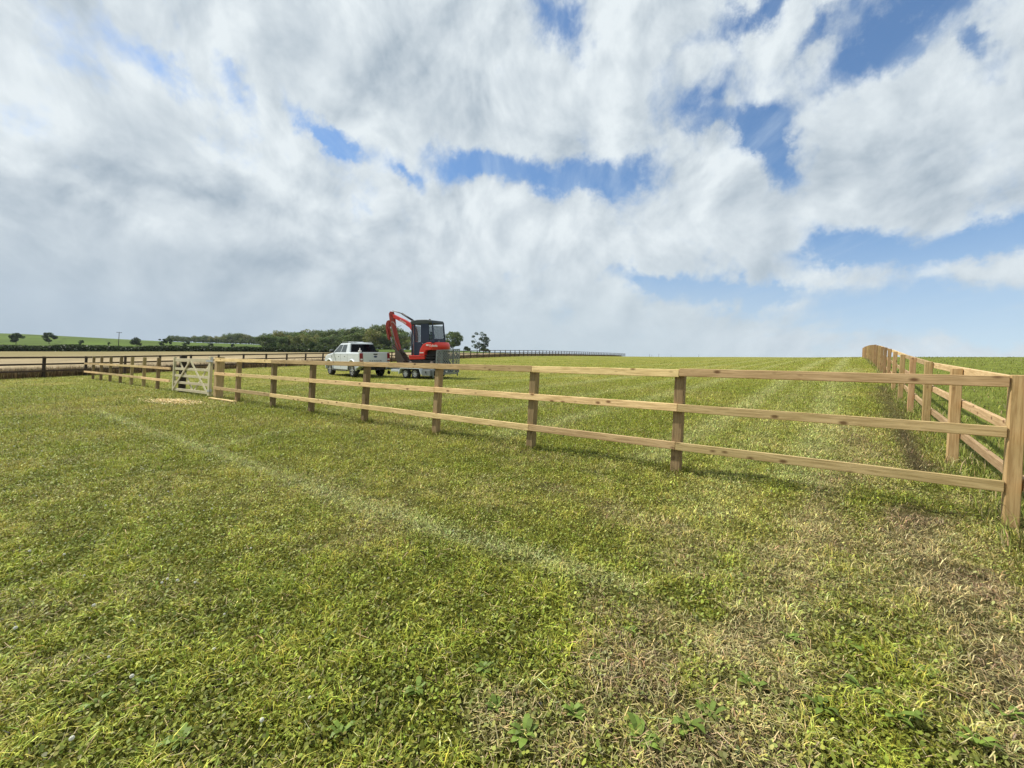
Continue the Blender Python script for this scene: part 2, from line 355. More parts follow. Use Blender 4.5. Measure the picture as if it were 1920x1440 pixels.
# ------------------------------------------------------------------ grass
M_grass = foliage('grass_blades', transl=.13)
def blades(X, Y, h, w, lean, col, zoff=0, seg=1, curl=0.3):
    """bent blades: quad + tip triangle"""
    n = len(X); Z = micro(X, Y)+zoff
    az = rng.uniform(0, 2*PI, n); la = rng.uniform(0, 2*PI, n); ln = h*lean
    wx, wy = np.cos(az)*w/2, np.sin(az)*w/2; lx, ly = np.cos(la)*ln, np.sin(la)*ln
    V = np.zeros((n, 5, 3))
    V[:, 0] = np.stack((X-wx, Y-wy, Z-.005), -1); V[:, 1] = np.stack((X+wx, Y+wy, Z-.005), -1)
    V[:, 2] = np.stack((X+wx*.85+lx*.35, Y+wy*.85+ly*.35, Z+h*.6), -1); V[:, 3] = np.stack((X-wx*.85+lx*.35, Y-wy*.85+ly*.35, Z+h*.6), -1)
    V[:, 4] = np.stack((X+lx, Y+ly, Z+h*(1-curl*lean)), -1)
    b = np.arange(n)[:, None]*5
    q = b+np.array([0, 1, 2, 3]); t = b+np.array([3, 2, 4])
    C = np.repeat(col[:, None, :], 5, 1)
    fl = np.concatenate((q, t), 1).ravel(); sz = np.tile([4, 3], n)
    return V.reshape(-1, 3), fl, sz, C.reshape(-1, 3)
def leaves(X, Y, z, r, col, tilt=.5):
    n = len(X); Z = micro(X, Y)+z; az = rng.uniform(0, 2*PI, n)
    tx, ty = rng.normal(0, tilt, n), rng.normal(0, tilt, n)
    V = np.zeros((n, 5, 3))
    for k in range(5):
        t = az+2*PI*k/5; rr = r*(1.25 if k == 0 else .85); dx, dy = np.cos(t)*rr, np.sin(t)*rr
        V[:, k] = np.stack((X+dx, Y+dy, Z+dx*tx+dy*ty), -1)
    b = np.arange(n)[:, None]*5
    return V.reshape(-1, 3), (b+np.arange(5)).ravel(), np.full(n, 5), np.repeat(col[:, None, :], 5, 1).reshape(-1, 3)
def merge(parts):
    V = []; FL = []; S = []; C = []; o = 0
    for v, f, s, c in parts: V.append(v); FL.append(f+o); S.append(s); C.append(c); o += len(v)
    return np.vstack(V), np.concatenate(FL), np.concatenate(S), np.vstack(C)
def jitter(c, amt, n):
    return np.clip(c*(1+rng.normal(0, amt, (n, 1)))*(1+rng.normal(0, amt*.22, (n, 3))), .004, .9)
def sample(n, y0, y1, p, umax=1.34):
    """depths with pdf ~ Y^-p"""
    u = rng.uniform(0, 1, n)
    if abs(p-1) < 1e-3: Y = y0*(y1/y0)**u
    else: a = 1-p; Y = (y0**a+u*(y1**a-y0**a))**(1/a)
    X = rng.uniform(-1, 1, n)*(umax*Y+1.2)
    return X, Y
DENS = 1.0
def post_ts(): return [on_line(p, F0, fd) for p in (1267, 995, 817, 683, 583, 511, 445)]+[(FG.xy-F0.xy).length]
def build_grass():
    P = []
    for (n, y0, y1, p) in [(int(210000*DENS), .8, 4.2, .2), (int(265000*DENS), 4.2, 14, 1.3), (int(130000*DENS), 14, 75, 1.7)]:
        X, Y = sample(n, y0, y1, p)
        zn = zone(X, Y); k = zn == 0; X, Y = X[k], Y[k]
        dr, cl, di, B = dryness(X, Y); thin = rng.uniform(0, 1, len(X)) > di*.75
        X, Y, dr, cl = X[thin], Y[thin], dr[thin], cl[thin]; n = len(X)
        c = lawn(X, Y)*1.3
        straw = rng.uniform(0, 1, n) < dr*.75+.07
        c[straw] = np.where((vnoise(X, Y, 1.7, 60) > .56)[straw][:, None], np.array((.34, .255, .14)), G_straw*1.25)
        c = jitter(c, .42, n)
        sz = 1+np.maximum(0, (Y-4)*.09)
        h = rng.uniform(.02, .05, n)*(1+.7*(fbm(X, Y, 1.1, 3, 41)-.5))*np.where(straw, .9, 1)*np.minimum(sz, 1.5)
        w = rng.uniform(.0028, .0058, n)*sz
        kl = np.clip(fbm(X, Y, 8.0, 3, 91)*2.4-.7, 0, 1); kk = np.exp(-np.maximum(Y-9, 0)/12); h = h*(1+kk*(1.15*kl-.5)); c = c*(1+kk*(.5*kl-.25))[:, None]
        lean = rng.uniform(.4, 1.5, n); lean = np.where(straw, lean*1.5, lean)
        P.append(blades(X, Y, h, w, lean, c))
    # short clover and daisy leaves, the rough texture of the mown sward
    for (n, y0, y1, p) in [(int(125000*DENS), .8, 4.2, .2), (int(195000*DENS), 4.2, 16, 1.2), (int(60000*DENS), 16, 60, 1.7)]:
        X, Y = sample(n, y0, y1, p); k = zone(X, Y) == 0; X, Y = X[k], Y[k]
        dr, cl, di, B = dryness(X, Y)
        k = rng.uniform(0, 1, len(X)) > np.clip(dr*.9+di*.9, 0, .97); X, Y = X[k], Y[k]; n = len(X)
        c = jitter(lawn(X, Y)*np.array((1.05, 1.15, 1.0)), .3, n)
        c = c*(.72+.56*np.clip(fbm(X, Y, 8.0, 3, 91)*2.4-.7, 0, 1))[:, None]
        r = rng.uniform(.0035, .0095, n)*(1+np.maximum(0, (Y-4)*.07))
        P.append(leaves(X, Y, rng.uniform(.008, .032, n), r, c, .6))
    # cut stems and clippings lying on the sward
    X, Y = sample(int(160000*DENS), .8, 14, 1.0); k = zone(X, Y) == 0; X, Y = X[k], Y[k]
    dr, cl, di, B = dryness(X, Y); k = rng.uniform(0, 1, len(X)) < np.clip(dr*.9+cl*.95+.06, 0, 1); X, Y, cl = X[k], Y[k], cl[k]; n = len(X)
    c = np.where((cl > .3)[:, None], G_clip*1.15, G_straw*1.25); c = jitter(c, .3, n)
    az = rng.uniform(0, 2*PI, n); ln = rng.uniform(.005, .022, n)*np.where(rng.uniform(0, 1, n) < .06, 2.6, 1); w = rng.uniform(.0008, .0018, n)*(1+np.maximum(0, (Y-4)*.12))
    Z = micro(X, Y)+rng.uniform(.012, .03, n); dz = rng.normal(0, .008, n)
    dx, dy = np.cos(az)*ln, np.sin(az)*ln; nx, ny = -np.sin(az)*w, np.cos(az)*w
    V = np.stack((np.stack((X-dx-nx, Y-dy-ny, Z-dz), -1), np.stack((X+dx-nx, Y+dy-ny, Z+dz), -1), np.stack((X+dx+nx, Y+dy+ny, Z+dz), -1), np.stack((X-dx+nx, Y-dy+ny, Z-dz), -1)), 1)
    P.append((V.reshape(-1, 3), np.arange(n*4), np.full(n, 4), np.repeat(c[:, None, :], 4, 1).reshape(-1, 3)))
    for t in post_ts():
        x0, y0 = F0.x+fd.x*t, F0.y+fd.y*t; n = 260; a = rng.uniform(0, 2*PI, n); rr = rng.uniform(.03, .17, n)
        P.append(blades(x0+np.cos(a)*rr, y0+np.sin(a)*rr, rng.uniform(.05, .13, n)*(1-rr*2), rng.uniform(.003, .006, n)*(1+y0*.05), rng.uniform(.2, .8, n), jitter(np.tile(G_green*1.05, (n, 1)), .3, n)))
    V, FL, S, C = merge(P)
    tag(link('grass', npmesh('grass', V, FL, S, M_grass, C)), 'short mown grass with clover leaves and clippings across the paddock', 'grass', kind='stuff')
build_grass()
def strip_pts(n, p, d, t0, t1, s0, s1, pw=1.0):
    t = t0+(t1-t0)*rng.uniform(0, 1, n)**pw; s = rng.uniform(s0, s1, n)
    return p.x+d.x*t+d.y*s, p.y+d.y*t-d.x*s
def build_long():
    P = []
    # field right of the right-hand fence
    X, Y = sample(90000, 2.0, 60, 1.35, 1.5); k = zone(X, Y) == 1; X, Y = X[k], Y[k]; n = len(X)
    c = jitter(np.where((rng.uniform(0, 1, n) < .10)[:, None], G_straw*.9, np.array((.20, .225, .04))), .3, n)
    P.append(blades(X, Y, rng.uniform(.05, .13, n), rng.uniform(.005, .009, n)*(1+.10*Y), rng.uniform(.2, .9, n), c))
    X, Y = strip_pts(6000, F0, rd, -1.5, 42, -.16, .45, 1.9); n = len(X)
    c = jitter(np.where((rng.uniform(0, 1, n) < .22)[:, None], G_straw*1.0, np.array((.20, .22, .045))), .3, n)
    P.append(blades(X, Y, rng.uniform(.05, .20, n)*np.where(rng.uniform(0, 1, n) < .06, 1.7, 1), rng.uniform(.004, .008, n)*(1+.05*Y), rng.uniform(.2, .9, n), c))
    V, FL, S, C = merge(P)
    tag(link('long_grass', npmesh('long_grass', V, FL, S, M_grass, C)), 'long uncut green grass in the field right of the right-hand fence', 'long grass', kind='stuff')
    P = []
    for d, t1, n0, hh in ((dd, 60, 30000, .80), (dl, 14, 18000, .72)):
        s0, s1 = (-2.6, -.05) if d is dd else (.05, 3.2)
        X, Y = strip_pts(n0, D0, d, -.5, t1, s0, s1, 1.15); n = len(X)
        c = jitter(np.where((rng.uniform(0, 1, n) < .25)[:, None], np.array((.27, .20, .10)), np.array((.10, .068, .03))), .35, n)
        P.append(blades(X, Y, rng.uniform(.35, 1., n)*hh*np.where(c[:, 0] > .18, 1.05, .8), rng.uniform(.012, .028, n), rng.uniform(.1, .5, n), c))
    X, Y = strip_pts(9000, D0, dd, 60, 150, -3.5, -.05, 1.1); n = len(X)
    c = jitter(np.tile(np.array((.15, .12, .045)), (n, 1)), .35, n)
    P.append(blades(X, Y, rng.uniform(.4, .7, n), rng.uniform(.03, .06, n), rng.uniform(.1, .5, n), c))
    V, FL, S, C = merge(P)
    tag(link('dry_long_grass', npmesh('dry_long_grass', V, FL, S, M_grass, C)), 'tall brown dry grass growing behind the dark weathered fence', 'long grass', kind='stuff')
build_long()
def build_weeds():
    M = foliage('weed_leaves', transl=.2)
    spots = [(270, 1290, .9), (1180, 1185, .8), (985, 1385, 1.1), (1075, 1345, .9), (1200, 1395, 1.2), (1290, 1370, 1.3), (1330, 1345, .9), (905, 1260, .8), (930, 1335, .9), (1410, 1290, .9), (1540, 1330, 1.2), (1620, 1300, 1.1), (1680, 1350, 1.3), (1740, 1270, 1.0), (1830, 1400, 1.1), (1890, 1350, .9), (780, 1300, 1.0), (620, 1200, .7), (640, 1380, .9), (340, 1400, 1.0), (180, 1330, .8), (1120, 1240, .7), (1480, 1200, .8), (1600, 1215, .8)]
    for i, (px, py, s) in enumerate(spots):
        g = hit(px, py); v = []; f = []; sz = []; c = []
        z0 = float(micro(np.array([g.x]), np.array([g.y]))[0])
        for k in range(random.randint(9, 14)):
            a = random.uniform(0, 2*PI); L = random.uniform(.03, .065)*s; w = L*random.uniform(.13, .22); el = random.uniform(.2, .75)
            base = (random.uniform(-.01, .01), random.uniform(-.01, .01)); n0 = len(v); cc = np.array((.15, .22, .035))*random.uniform(.7, 1.35)
            for (t, ww) in ((.05, .25), (.35, .9), (.7, 1), (1, .15)):
                for sd in (-1, 1):
                    x = base[0]+math.cos(a)*L*t-math.sin(a)*w*ww*sd; y = base[1]+math.sin(a)*L*t+math.cos(a)*w*ww*sd
                    v.append((x, y, .012+L*el*math.sin(t*2.2)*.9)); c.append(cc)
            for q in range(3): f += [n0+2*q, n0+2*q+1, n0+2*q+3, n0+2*q+2]; sz.append(4)
        me = npmesh('weed_rosette', v, f, sz, M, np.array(c))
        o = link('weed_rosette', me); o.location = (g.x, g.y, z0)
        tag(o, 'low green broad-leaved weed growing in the patchy turf of the foreground', 'weed', 'broad-leaved weeds in the turf')
    Mw = paint('white_petals', (.72, .71, .62), .8, dirt=.3, scale=90); Ms = paint('green_stem', (.12, .2, .05), .7)
    fl = [(313, 1098), (303, 1104), (332, 1102), (365, 1103), (28, 1195), (175, 1150), (420, 1165), (203, 1248), (580, 1322), (133, 1413), (246, 1290), (490, 1370), (80, 880), (95, 868), (78, 852), (162, 896), (232, 845), (198, 955), (315, 928), (323, 932), (262, 937), (345, 912), (277, 977), (382, 962), (397, 960), (417, 957), (498, 967), (470, 1040), (26, 842), (68, 936), (55, 1043), (120, 1048), (640, 930), (265, 776), (850, 776), (1600, 705), (158, 1086), (400, 1235), (1075, 765), (940, 772)]
    head = MB(); 
    for k in range(26):
        u = 1-2*(k+.5)/26; t = k*2.4; s_ = math.sqrt(1-u*u); c = Vector((s_*math.cos(t), s_*math.sin(t), u))*.0075
        head.bar(c*.5, c*1.25, .004, .004)
    h0 = None
    for (px, py) in fl:
        g = hit(px, py); z0 = float(micro(np.array([g.x]), np.array([g.y]))[0])
        r = empty('clover_flower', (g.x, g.y, z0)); k = random.uniform(.5, .85); r.scale = (k, k, k)
        tag(r, 'small white clover flower head standing in the mown grass', 'flower', 'white clover flowers dotted over the paddock')
        if h0 is None:
            hd = head.build('flower_head', Mw, r); hd.location.z = .054
            st = MB().tube([(0, 0, -.01), (.004, 0, .02), (0, 0, .045)], .0012, 5).build('stem', Ms, r); h0 = (hd, st)
        else:
            for q in h0: c = q.copy(); COL.objects.link(c); c.parent = r
build_weeds()

# ------------------------------------------------------------------ timber fences and gate
def timber(L, w, h, M, name, taper=.004):
    b = MB().box((0, 0, 0), (L, w, h)); me_o = b.build(name, M, None, None, bevel=.005, seg=1); return me_o
def rail(parent, p, q, h, side, M, name='rail', w=.040, hh=.088, trim=.004):
    p = Vector(p); q = Vector(q); d = q-p; L = d.length; x = d.normalized(); y = Vector((0, 0, 1)).cross(x).normalized(); z = x.cross(y)
    c = (p+q)/2+Vector((0, 0, h))+side
    o = MB().box((0, 0, 0), (L-trim, w, hh)).build(name, M, parent, None, bevel=.004, seg=1)
    o.matrix_basis = Matrix.Translation(c-(parent.location if parent else Vector())) @ Matrix((x, y, z)).transposed().to_4x4()
    return o
def post(parent, p, ang, M, hgt=1.2, w=.105, d=.105, name='post', lean=0):
    # local x axis runs up the post so that the grain follows it
    o = MB().box((hgt/2-.1, 0, 0), (hgt+.2, d, w)).build(name, M, parent, None, bevel=.006, seg=1)
    X = Vector((random.gauss(0, .004)+lean, random.gauss(0, .004), 1)).normalized(); Yv = Vector((math.cos(ang), math.sin(ang), 0)); Yv = (Yv-X*Yv.dot(X)).normalized(); Z = X.cross(Yv)
    o.matrix_basis = Matrix.Translation(Vector(p)-(parent.location if parent else Vector())) @ Matrix((X, Yv, Z)).transposed().to_4x4()
    return o
def G3(p, d, t): x = p.x+d.x*t; y = p.y+d.y*t; return Vector((x, y, gz(x, y)))
af = math.atan2(fd.y, fd.x); nf = Vector((fd.y, -fd.x, 0)); nf = nf if nf.y < 0 else -nf     # towards the camera
# front fence
root = empty('wooden_fence', F0)
tag(root, 'new pale three-rail timber fence crossing the foreground from the gate to the corner post', 'fence')
pxs = [1893, 1267, 995, 817, 683, 583, 511, 445]
ts = [0]+[on_line(p, F0, fd) for p in pxs[1:]]+[(FG.xy-F0.xy).length]
pts = [G3(F0, fd, t) for t in ts]
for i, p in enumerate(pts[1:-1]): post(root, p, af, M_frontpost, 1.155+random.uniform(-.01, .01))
HR = (1.145, .745, .315)
for h, brk in zip(HR, ([0, 1, 2, 4, 6, 8], [0, 1, 3, 5, 7, 8], [0, 1, 2, 4, 6, 8])):
    for a, b in zip(brk[:-1], brk[1:]):
        # rails follow the ground from post to post as straight boards
        pa = pts[a]+nf*.0745 if a else pts[0]+Vector((fd.x, fd.y, 0))*.05+nf*.03
        rail(root, pa, pts[b]+nf*.0745, h+random.uniform(-.006, .006), Vector((0, 0, 0)), M_front)
# right fence
ar = math.atan2(rd.y, rd.x); nr = Vector((rd.y, -rd.x, 0))
rroot = empty('wooden_fence', G3(F0, rd, 2)); tag(rroot, 'orange-tinted three-rail timber fence climbing the hill on the right', 'fence')
rp = [G3(F0, rd, RB*k) for k in range(-1, 27)]
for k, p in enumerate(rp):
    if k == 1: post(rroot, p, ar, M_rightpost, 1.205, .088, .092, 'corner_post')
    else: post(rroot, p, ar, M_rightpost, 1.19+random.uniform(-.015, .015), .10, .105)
for h in (1.125, .73, .34):
    k = 0
    for a, b in [(0, 1)]+[(i, min(i+2, 27)) for i in range(1, 27, 2)]:
        rail(rroot, rp[a], rp[b], h+random.uniform(-.008, .008), nr*.075, M_right)
# left section with its top rail missing
lp_px = [322, 295, 269, 246, 225, 206, 189, 174, 161]
lts = [on_line(p, F0, fd) for p in lp_px]
lroot = empty('wooden_fence', G3(F0, fd, lts[0])); tag(lroot, 'unfinished timber fence left of the gate with only two rails on its posts', 'fence')
lp = [G3(F0, fd, t) for t in lts]
for p in lp[1:-1]: post(lroot, p, af, M_frontpost, 1.18, .10, .10)
for h in (.80, .36):
    for a, b in ((0, 2), (2, 4), (4, 6), (6, 8)): rail(lroot, lp[a], lp[b], h, nf*.075, M_front)
# dark far fence
droot = empty('paddock_fence', D0); tag(droot, 'dark weathered three-rail fence running away over the hill beyond the pickup', 'fence')
eroot = empty('paddock_fence', G3(D0, dl, 2)); tag(eroot, 'dark weathered three-rail fence at the left edge before the tall brown grass', 'fence')
def proto_fence(rt, d, n, bay, ang, first=0):
    nrm = Vector((d.y, -d.x, 0)); P = [G3(D0, d, bay*k) for k in range(n+1)]
    po = None
    for k, p in enumerate(P[first:]):
        if po is None: po = post(rt, p, ang, M_darkpost, 1.2, .11, .11)
        else:
            o = po.copy(); COL.objects.link(o); o.parent = rt
            o.matrix_basis = po.matrix_basis.copy(); o.location = p-rt.location
    for h in (1.14, .76, .38):
        for a in range(0, n, 3): rail(rt, P[a], P[min(a+3, n)], h, nrm*(.08 if rt is droot else -.08), M_dark, hh=.095)
proto_fence(droot, dd, 81, 1.9, math.atan2(dd.y, dd.x))
proto_fence(eroot, dl, 7, 2.35, math.atan2(dl.y, dl.x), 1)

# gate posts and gate
gp = G3(F0, fd, ts[-1])
M_gpost = wood('square_gate_post', (.36, .27, .14), (.25, .18, .085), knots=.5)
o = post(None, gp-Vector((nf.x, nf.y, 0))*.05, af, M_gpost, 1.24, .20, .19, 'gate_post'); tag(o, 'thick squared brown gate post on the hinge side of the pale gate', 'gate post')
lt = on_line(334, F0, fd); gl = G3(F0, fd, lt)
M_gdark = wood('creosoted_gate_post', (.06, .045, .03), (.035, .026, .018))
o = post(None, gl-nf*.1, af, M_gdark, 1.27, .17, .17, 'gate_post'); tag(o, 'dark stained gate post standing behind the free end of the pale gate', 'gate post')
g1 = hit(392, 745); g0 = hit(325, 735)
gdir = (g0-g1); GL = math.hypot(gdir.x, gdir.y)
base = Vector((g1.x, g1.y, g1.z+.07)); sl = (g0.z+.05-g1.z-.07)/GL*.9
gx = Vector((gdir.x, gdir.y, sl*GL)).normalized(); gy = Vector((0, 0, 1)).cross(gx).normalized(); gzv = gx.cross(gy)
gm = Matrix.Translation(base) @ Matrix((gx, gy, gzv)).transposed().to_4x4()
gate = empty('field_gate', mat=gm); tag(gate, 'pale five-bar timber field gate with crossed braces closing the gap in the fence', 'gate')
GH = 1.14
def gpart(name, p, q, w, h, y=0, M=M_gate, bevel=.004):
    p = Vector((p[0], y, p[1])); q = Vector((q[0], y, q[1])); d = (q-p); L = d.length; x = d.normalized(); yv = Vector((0, 1, 0)); z = x.cross(yv)
    return MB().box((0, 0, 0), (L, w, h)).build(name, M, gate, Matrix.Translation((p+q)/2) @ Matrix((x, yv, z)).transposed().to_4x4(), bevel=bevel, seg=1)
fs = 1 if gy.dot(nf) > 0 else -1          # +1 when local y points to the camera
gpart('hanging_stile', (0, -.02), (0, GH+.04), .075, .13); gpart('slam_stile', (GL, -.0), (GL, GH+.02), .07, .09)
for i, h in enumerate((.06, .30, .53, .76, 1.06)): gpart('gate_bar', (.05, h), (GL-.04, h), .028, .085 if i < 4 else .11, 0)
for (p, q, s) in (((GL-.02, .05), (GL*.53, 1.03), 1), ((.07, .04), (GL*.50, 1.03), 1), ((GL*.88, 1.03), (GL*.46, .06), -1), ((.06, 1.0), (GL*.42, .06), -1)):
    gpart('brace', p, q, .022, .075, .026*s*fs)
Mgal = paint('galvanised', (.42, .44, .45), .45, .6, .3)
hb = MB(); hb.box((-.02, .045*fs, 1.04), (.5, .008, .05)); hb.box((-.06, .0, 1.04), (.06, .06, .07)); hb.tube([(-.075, 0, .9), (-.075, 0, 1.16)], .012)
hb.box((-.06, 0, .13), (.06, .06, .07)); hb.tube([(-.075, 0, .05), (-.075, 0, .2)], .012); hb.box((-.02, .045*fs, .13), (.16, .008, .05))
hb.build('hinge', Mgal, gate)
mb = MB().box((0, 0, 0), (1.0, 1.0, 1.0))
a = hit(394, 748); b = hit(441, 755)
o = rail(None, a, b, .03, Vector((0, 0, 0)), M_front, 'plank', .1, .035); tag(o, 'loose sawn plank lying in the grass at the foot of the gate post', 'plank')
# sawdust
def build_sawdust():
    c0 = hit(330, 753); n = 2600; t = rng.normal(0, 1, n); s = rng.normal(0, 1, n)
    X = c0.x+fd.x*t*.6+s*.14-.1; Y = c0.y+fd.y*t*.45+s*.13; az = rng.uniform(0, 2*PI, n)
    cc = jitter(np.tile(np.array((.72, .57, .28)), (n, 1)), .15, n)
    v = leaves(X, Y, .015+.05*np.exp(-(t*t+s*s)/1.2)*rng.uniform(.3, 1, n), rng.uniform(.012, .03, n), cc, .3)
    o = link('sawdust', npmesh('sawdust', *v[:3], M_grass, v[3])); tag(o, 'pale yellow sawdust scattered on the grass in front of the gate', 'sawdust', kind='stuff')
build_sawdust()

# ------------------------------------------------------------------ pickup, trailer, digger
def frame_on_ground(p, head):          # x forward along heading, z = ground normal
    e = .8; n = Vector((gz(p.x-e, p.y)-gz(p.x+e, p.y), gz(p.x, p.y-e)-gz(p.x, p.y+e), 2*e)).normalized()
    x = Vector((head.x, head.y, 0)); x = (x-n*x.dot(n)).normalized(); y = n.cross(x)
    return Matrix.Translation(Vector((p.x, p.y, gz(p.x, p.y)))) @ Matrix((x, y, n)).transposed().to_4x4()
M_white = paint('white_vehicle_paint', (.60, .645, .67), .22, 0, .15, coat=.6)
M_black = paint('black_plastic', (.018, .018, .02), .55, 0, .3)
M_tyre = paint('tyre_rubber', (.014, .014, .015), .85, 0, .5)
M_alloy = paint('alloy_wheel', (.48, .49, .50), .3, .7, .3)
M_glassd = glass('dark_glass', (.004, .005, .008), .97)
M_glasss = glass('side_glass', (.05, .065, .07), .72)
M_red = paint('red_machine_paint', (.66, .022, .010), .38, 0, .35, coat=.3)
M_redd = paint('worn_red_paint', (.29, .026, .016), .5, 0, .5)
M_navy = paint('navy_cab_paint', (.008, .018, .055), .45, 0, .08, coat=.1)
M_steel = paint('bare_steel', (.11, .085, .07), .5, .5, .6)
M_galv = paint('galvanised_steel', (.22, .24, .25), .5, .4, .3)
M_lens = paint('red_lens', (.22, .008, .01), .2)
M_wtext = paint('white_decal', (.72, .70, .68), .5)
M_gglass = glass('cab_glass', (.10, .14, .17), .34)
def text(name, body, size, M, parent, mw, ext=.004, sx=1):
    cu = bpy.data.curves.new(name, 'FONT'); cu.body = body; cu.size = size; cu.extrude = ext; cu.align_x = 'CENTER'; cu.align_y = 'CENTER'; cu.offset = size*.012
    t = bpy.data.objects.new('t', cu); COL.objects.link(t); bpy.context.view_layer.update()
    me = bpy.data.meshes.new_from_object(t.evaluated_get(bpy.context.evaluated_depsgraph_get())); bpy.data.objects.remove(t)
    me.materials.clear(); me.materials.append(M)
    return link(name, me, parent, mw @ Matrix.Diagonal((sx, 1, 1, 1)))
def face(o, xdir, ydir):               # matrix whose x,y span a plane
    x = Vector(xdir).normalized(); y = Vector(ydir); y = (y-x*y.dot(x)).normalized()
    return Matrix.Translation(Vector(o)) @ Matrix((x, y, x.cross(y))).transposed().to_4x4()
def wheel(parent, c, r, w, rimr, spokes, side, name='wheel', Mr=None):
    o = empty(name); o.parent = parent; o.location = c
    s = side
    MB().wheelish((0, 0, 0), [(-w/2, rimr*.9), (-w/2, r*.9), (-w*.36, r), (w*.36, r), (w/2, r*.9), (w/2, rimr)], 28).build('tyre', M_tyre, o)
    MB().wheelish((0, 0, 0), [(s*w*.30, rimr*.9), (s*w*.05, rimr*.84), (s*w*.04, .02)], 28).build('brake_disc', M_black, o)
    b = MB(); b.wheelish((0, 0, 0), [(s*w*.46, rimr*1.02), (s*w*.42, rimr*.88)], 28)
    for k in range(spokes):
        t = 2*PI*k/spokes
        b.bar((.03*math.cos(t), s*w*.36, .03*math.sin(t)), (rimr*.93*math.cos(t), s*w*.40, rimr*.93*math.sin(t)), rimr*.28, .03, (0, 1, 0))
    b.wheelish((0, 0, 0), [(s*w*.40, .07), (s*w*.46, .05), (s*w*.46, .001)], 16)
    b.build('rim', Mr or M_alloy, o)
    return o
def quadface(c4, u0, u1, v0, v1, off, n=None):
    a, b, c, d = [Vector(p) for p in c4]     # a-b bottom, d-c top
    f = lambda u, v: (a*(1-u)+b*u)*(1-v)+(d*(1-u)+c*u)*v
    nr = (b-a).cross(d-a).normalized()*off
    return [f(u0, v0)+nr, f(u1, v0)+nr, f(u1, v1)+nr, f(u0, v1)+nr]
def slab(mb, q, th):
    q = [Vector(p) for p in q]; nr = (q[1]-q[0]).cross(q[3]-q[0]).normalized()*th
    return mb.add([*q, *[p+nr for p in q]], [(3, 2, 1, 0), (4, 5, 6, 7), (0, 1, 5, 4), (1, 2, 6, 5), (2, 3, 7, 6), (3, 0, 4, 7)])
# ---- pickup
pr = hit(663, 707.3); pf = hit(613, 702); head = Vector((pf.x-pr.x, pf.y-pr.y)).normalized()
left = Vector((-head.y, head.x))
org = Vector((pr.x, pr.y))-left*.80+head*1.5         # the left wheels stand on pr and pf
trk = empty('pickup_truck', mat=frame_on_ground(Vector((org.x, org.y, 0)), head))
tag(trk, 'white double-cab pickup truck parked in the paddock and hitched to the digger trailer', 'pickup')
def arc(cx, r, n=9, z=.42): return [(cx+r*math.cos(PI*k/n), z+r*math.sin(PI*k/n)) for k in range(n+1)]
prof = [(-2.48, .62), (-2.46, 1.36), (-1.04, 1.37), (1.12, 1.36), (1.38, 1.33), (2.1, 1.24), (2.42, 1.10), (2.56, .86), (2.56, .52), (2.25, .42)]+arc(1.72, .47)+[(1.2, .40), (-.98, .40)]+arc(-1.48, .47)+[(-2.1, .50)]
def shaped(prof, lay):                 # stacked side slices give the flanks their roundness
    n = len(prof); b = MB(); vs = []
    cz = .95
    for (y, s) in lay:
        for (x, z) in prof: vs.append(((x-.05)*(1-(1-s)*.25)+.05, y, cz+(z-cz)*s if z > cz else z))
    fs = [tuple(range(n))]+[tuple(n*(len(lay)-1)+k for k in range(n))[::-1]]
    for i in range(len(lay)-1):
        for k in range(n): fs.append((i*n+k, i*n+(k+1) % n, (i+1)*n+(k+1) % n, (i+1)*n+k))
    return b.add(vs, fs)
body = shaped(prof, [(-.875, .80), (-.86, .93), (-.80, 1), (.80, 1), (.86, .93), (.875, .80)]).build('body', M_white, trk, bevel=.02, seg=2)
for sd in (1, -1):
    for cx in (1.72, -1.48):
        pts = [(cx+.53*math.cos(t), sd*.875, .42+.53*math.sin(t)) for t in np.linspace(-.1, PI+.1, 15)]
        MB().tube(pts, .055, 6).build('wheel_arch', M_white, trk)
        pts = [(cx+.475*math.cos(t), sd*.87, .42+.475*math.sin(t)) for t in np.linspace(-.05, PI+.05, 15)]
        MB().tube(pts, .022, 6).build('arch_lining', M_black, trk)
# cab
B = [(1.30, .82, 1.34), (-1.06, .82, 1.34), (-1.06, -.82, 1.34), (1.30, -.82, 1.34)]
T = [(.42, .68, 1.87), (-.88, .68, 1.87), (-.88, -.68, 1.87), (.42, -.68, 1.87)]
cb = MB().add(B+T+[(.30, .0, 1.93), (-.78, 0, 1.93)], [(0, 3, 2, 1), (0, 1, 5, 4), (1, 2, 6, 5), (2, 3, 7, 6), (3, 0, 4, 7), (4, 5, 9, 8), (6, 7, 8, 9), (5, 6, 9), (7, 4, 8)])
cab = cb.build('cab', M_white, trk, bevel=.045, seg=3)
def sidewin(u0, u1, um0, um1, side, name='side_window'):
    ys = side; a = Vector((1.30, .82*ys, 1.34)); b_ = Vector((-1.06, .82*ys, 1.34)); c_ = Vector((-.88, .68*ys, 1.87)); d_ = Vector((.42, .68*ys, 1.87))
    f = lambda u, v: (a*(1-u)+b_*u)*(1-v)+(d_*(1-u)+c_*u)*v
    nr = Vector((0, .967*ys, .255))*.006
    q = [f(u0, .07)+nr, f(u1, .07)+nr, f(um1, .86)+nr, f(um0, .86)+nr]
    m = MB(); m.add([*q, *[p-nr*3 for p in q]], [(0, 1, 2, 3), (4, 7, 6, 5), (0, 4, 5, 1), (1, 5, 6, 2), (2, 6, 7, 3), (3, 7, 4, 0)])
    return m.build(name, M_glasss if side > 0 else M_glassd, trk)
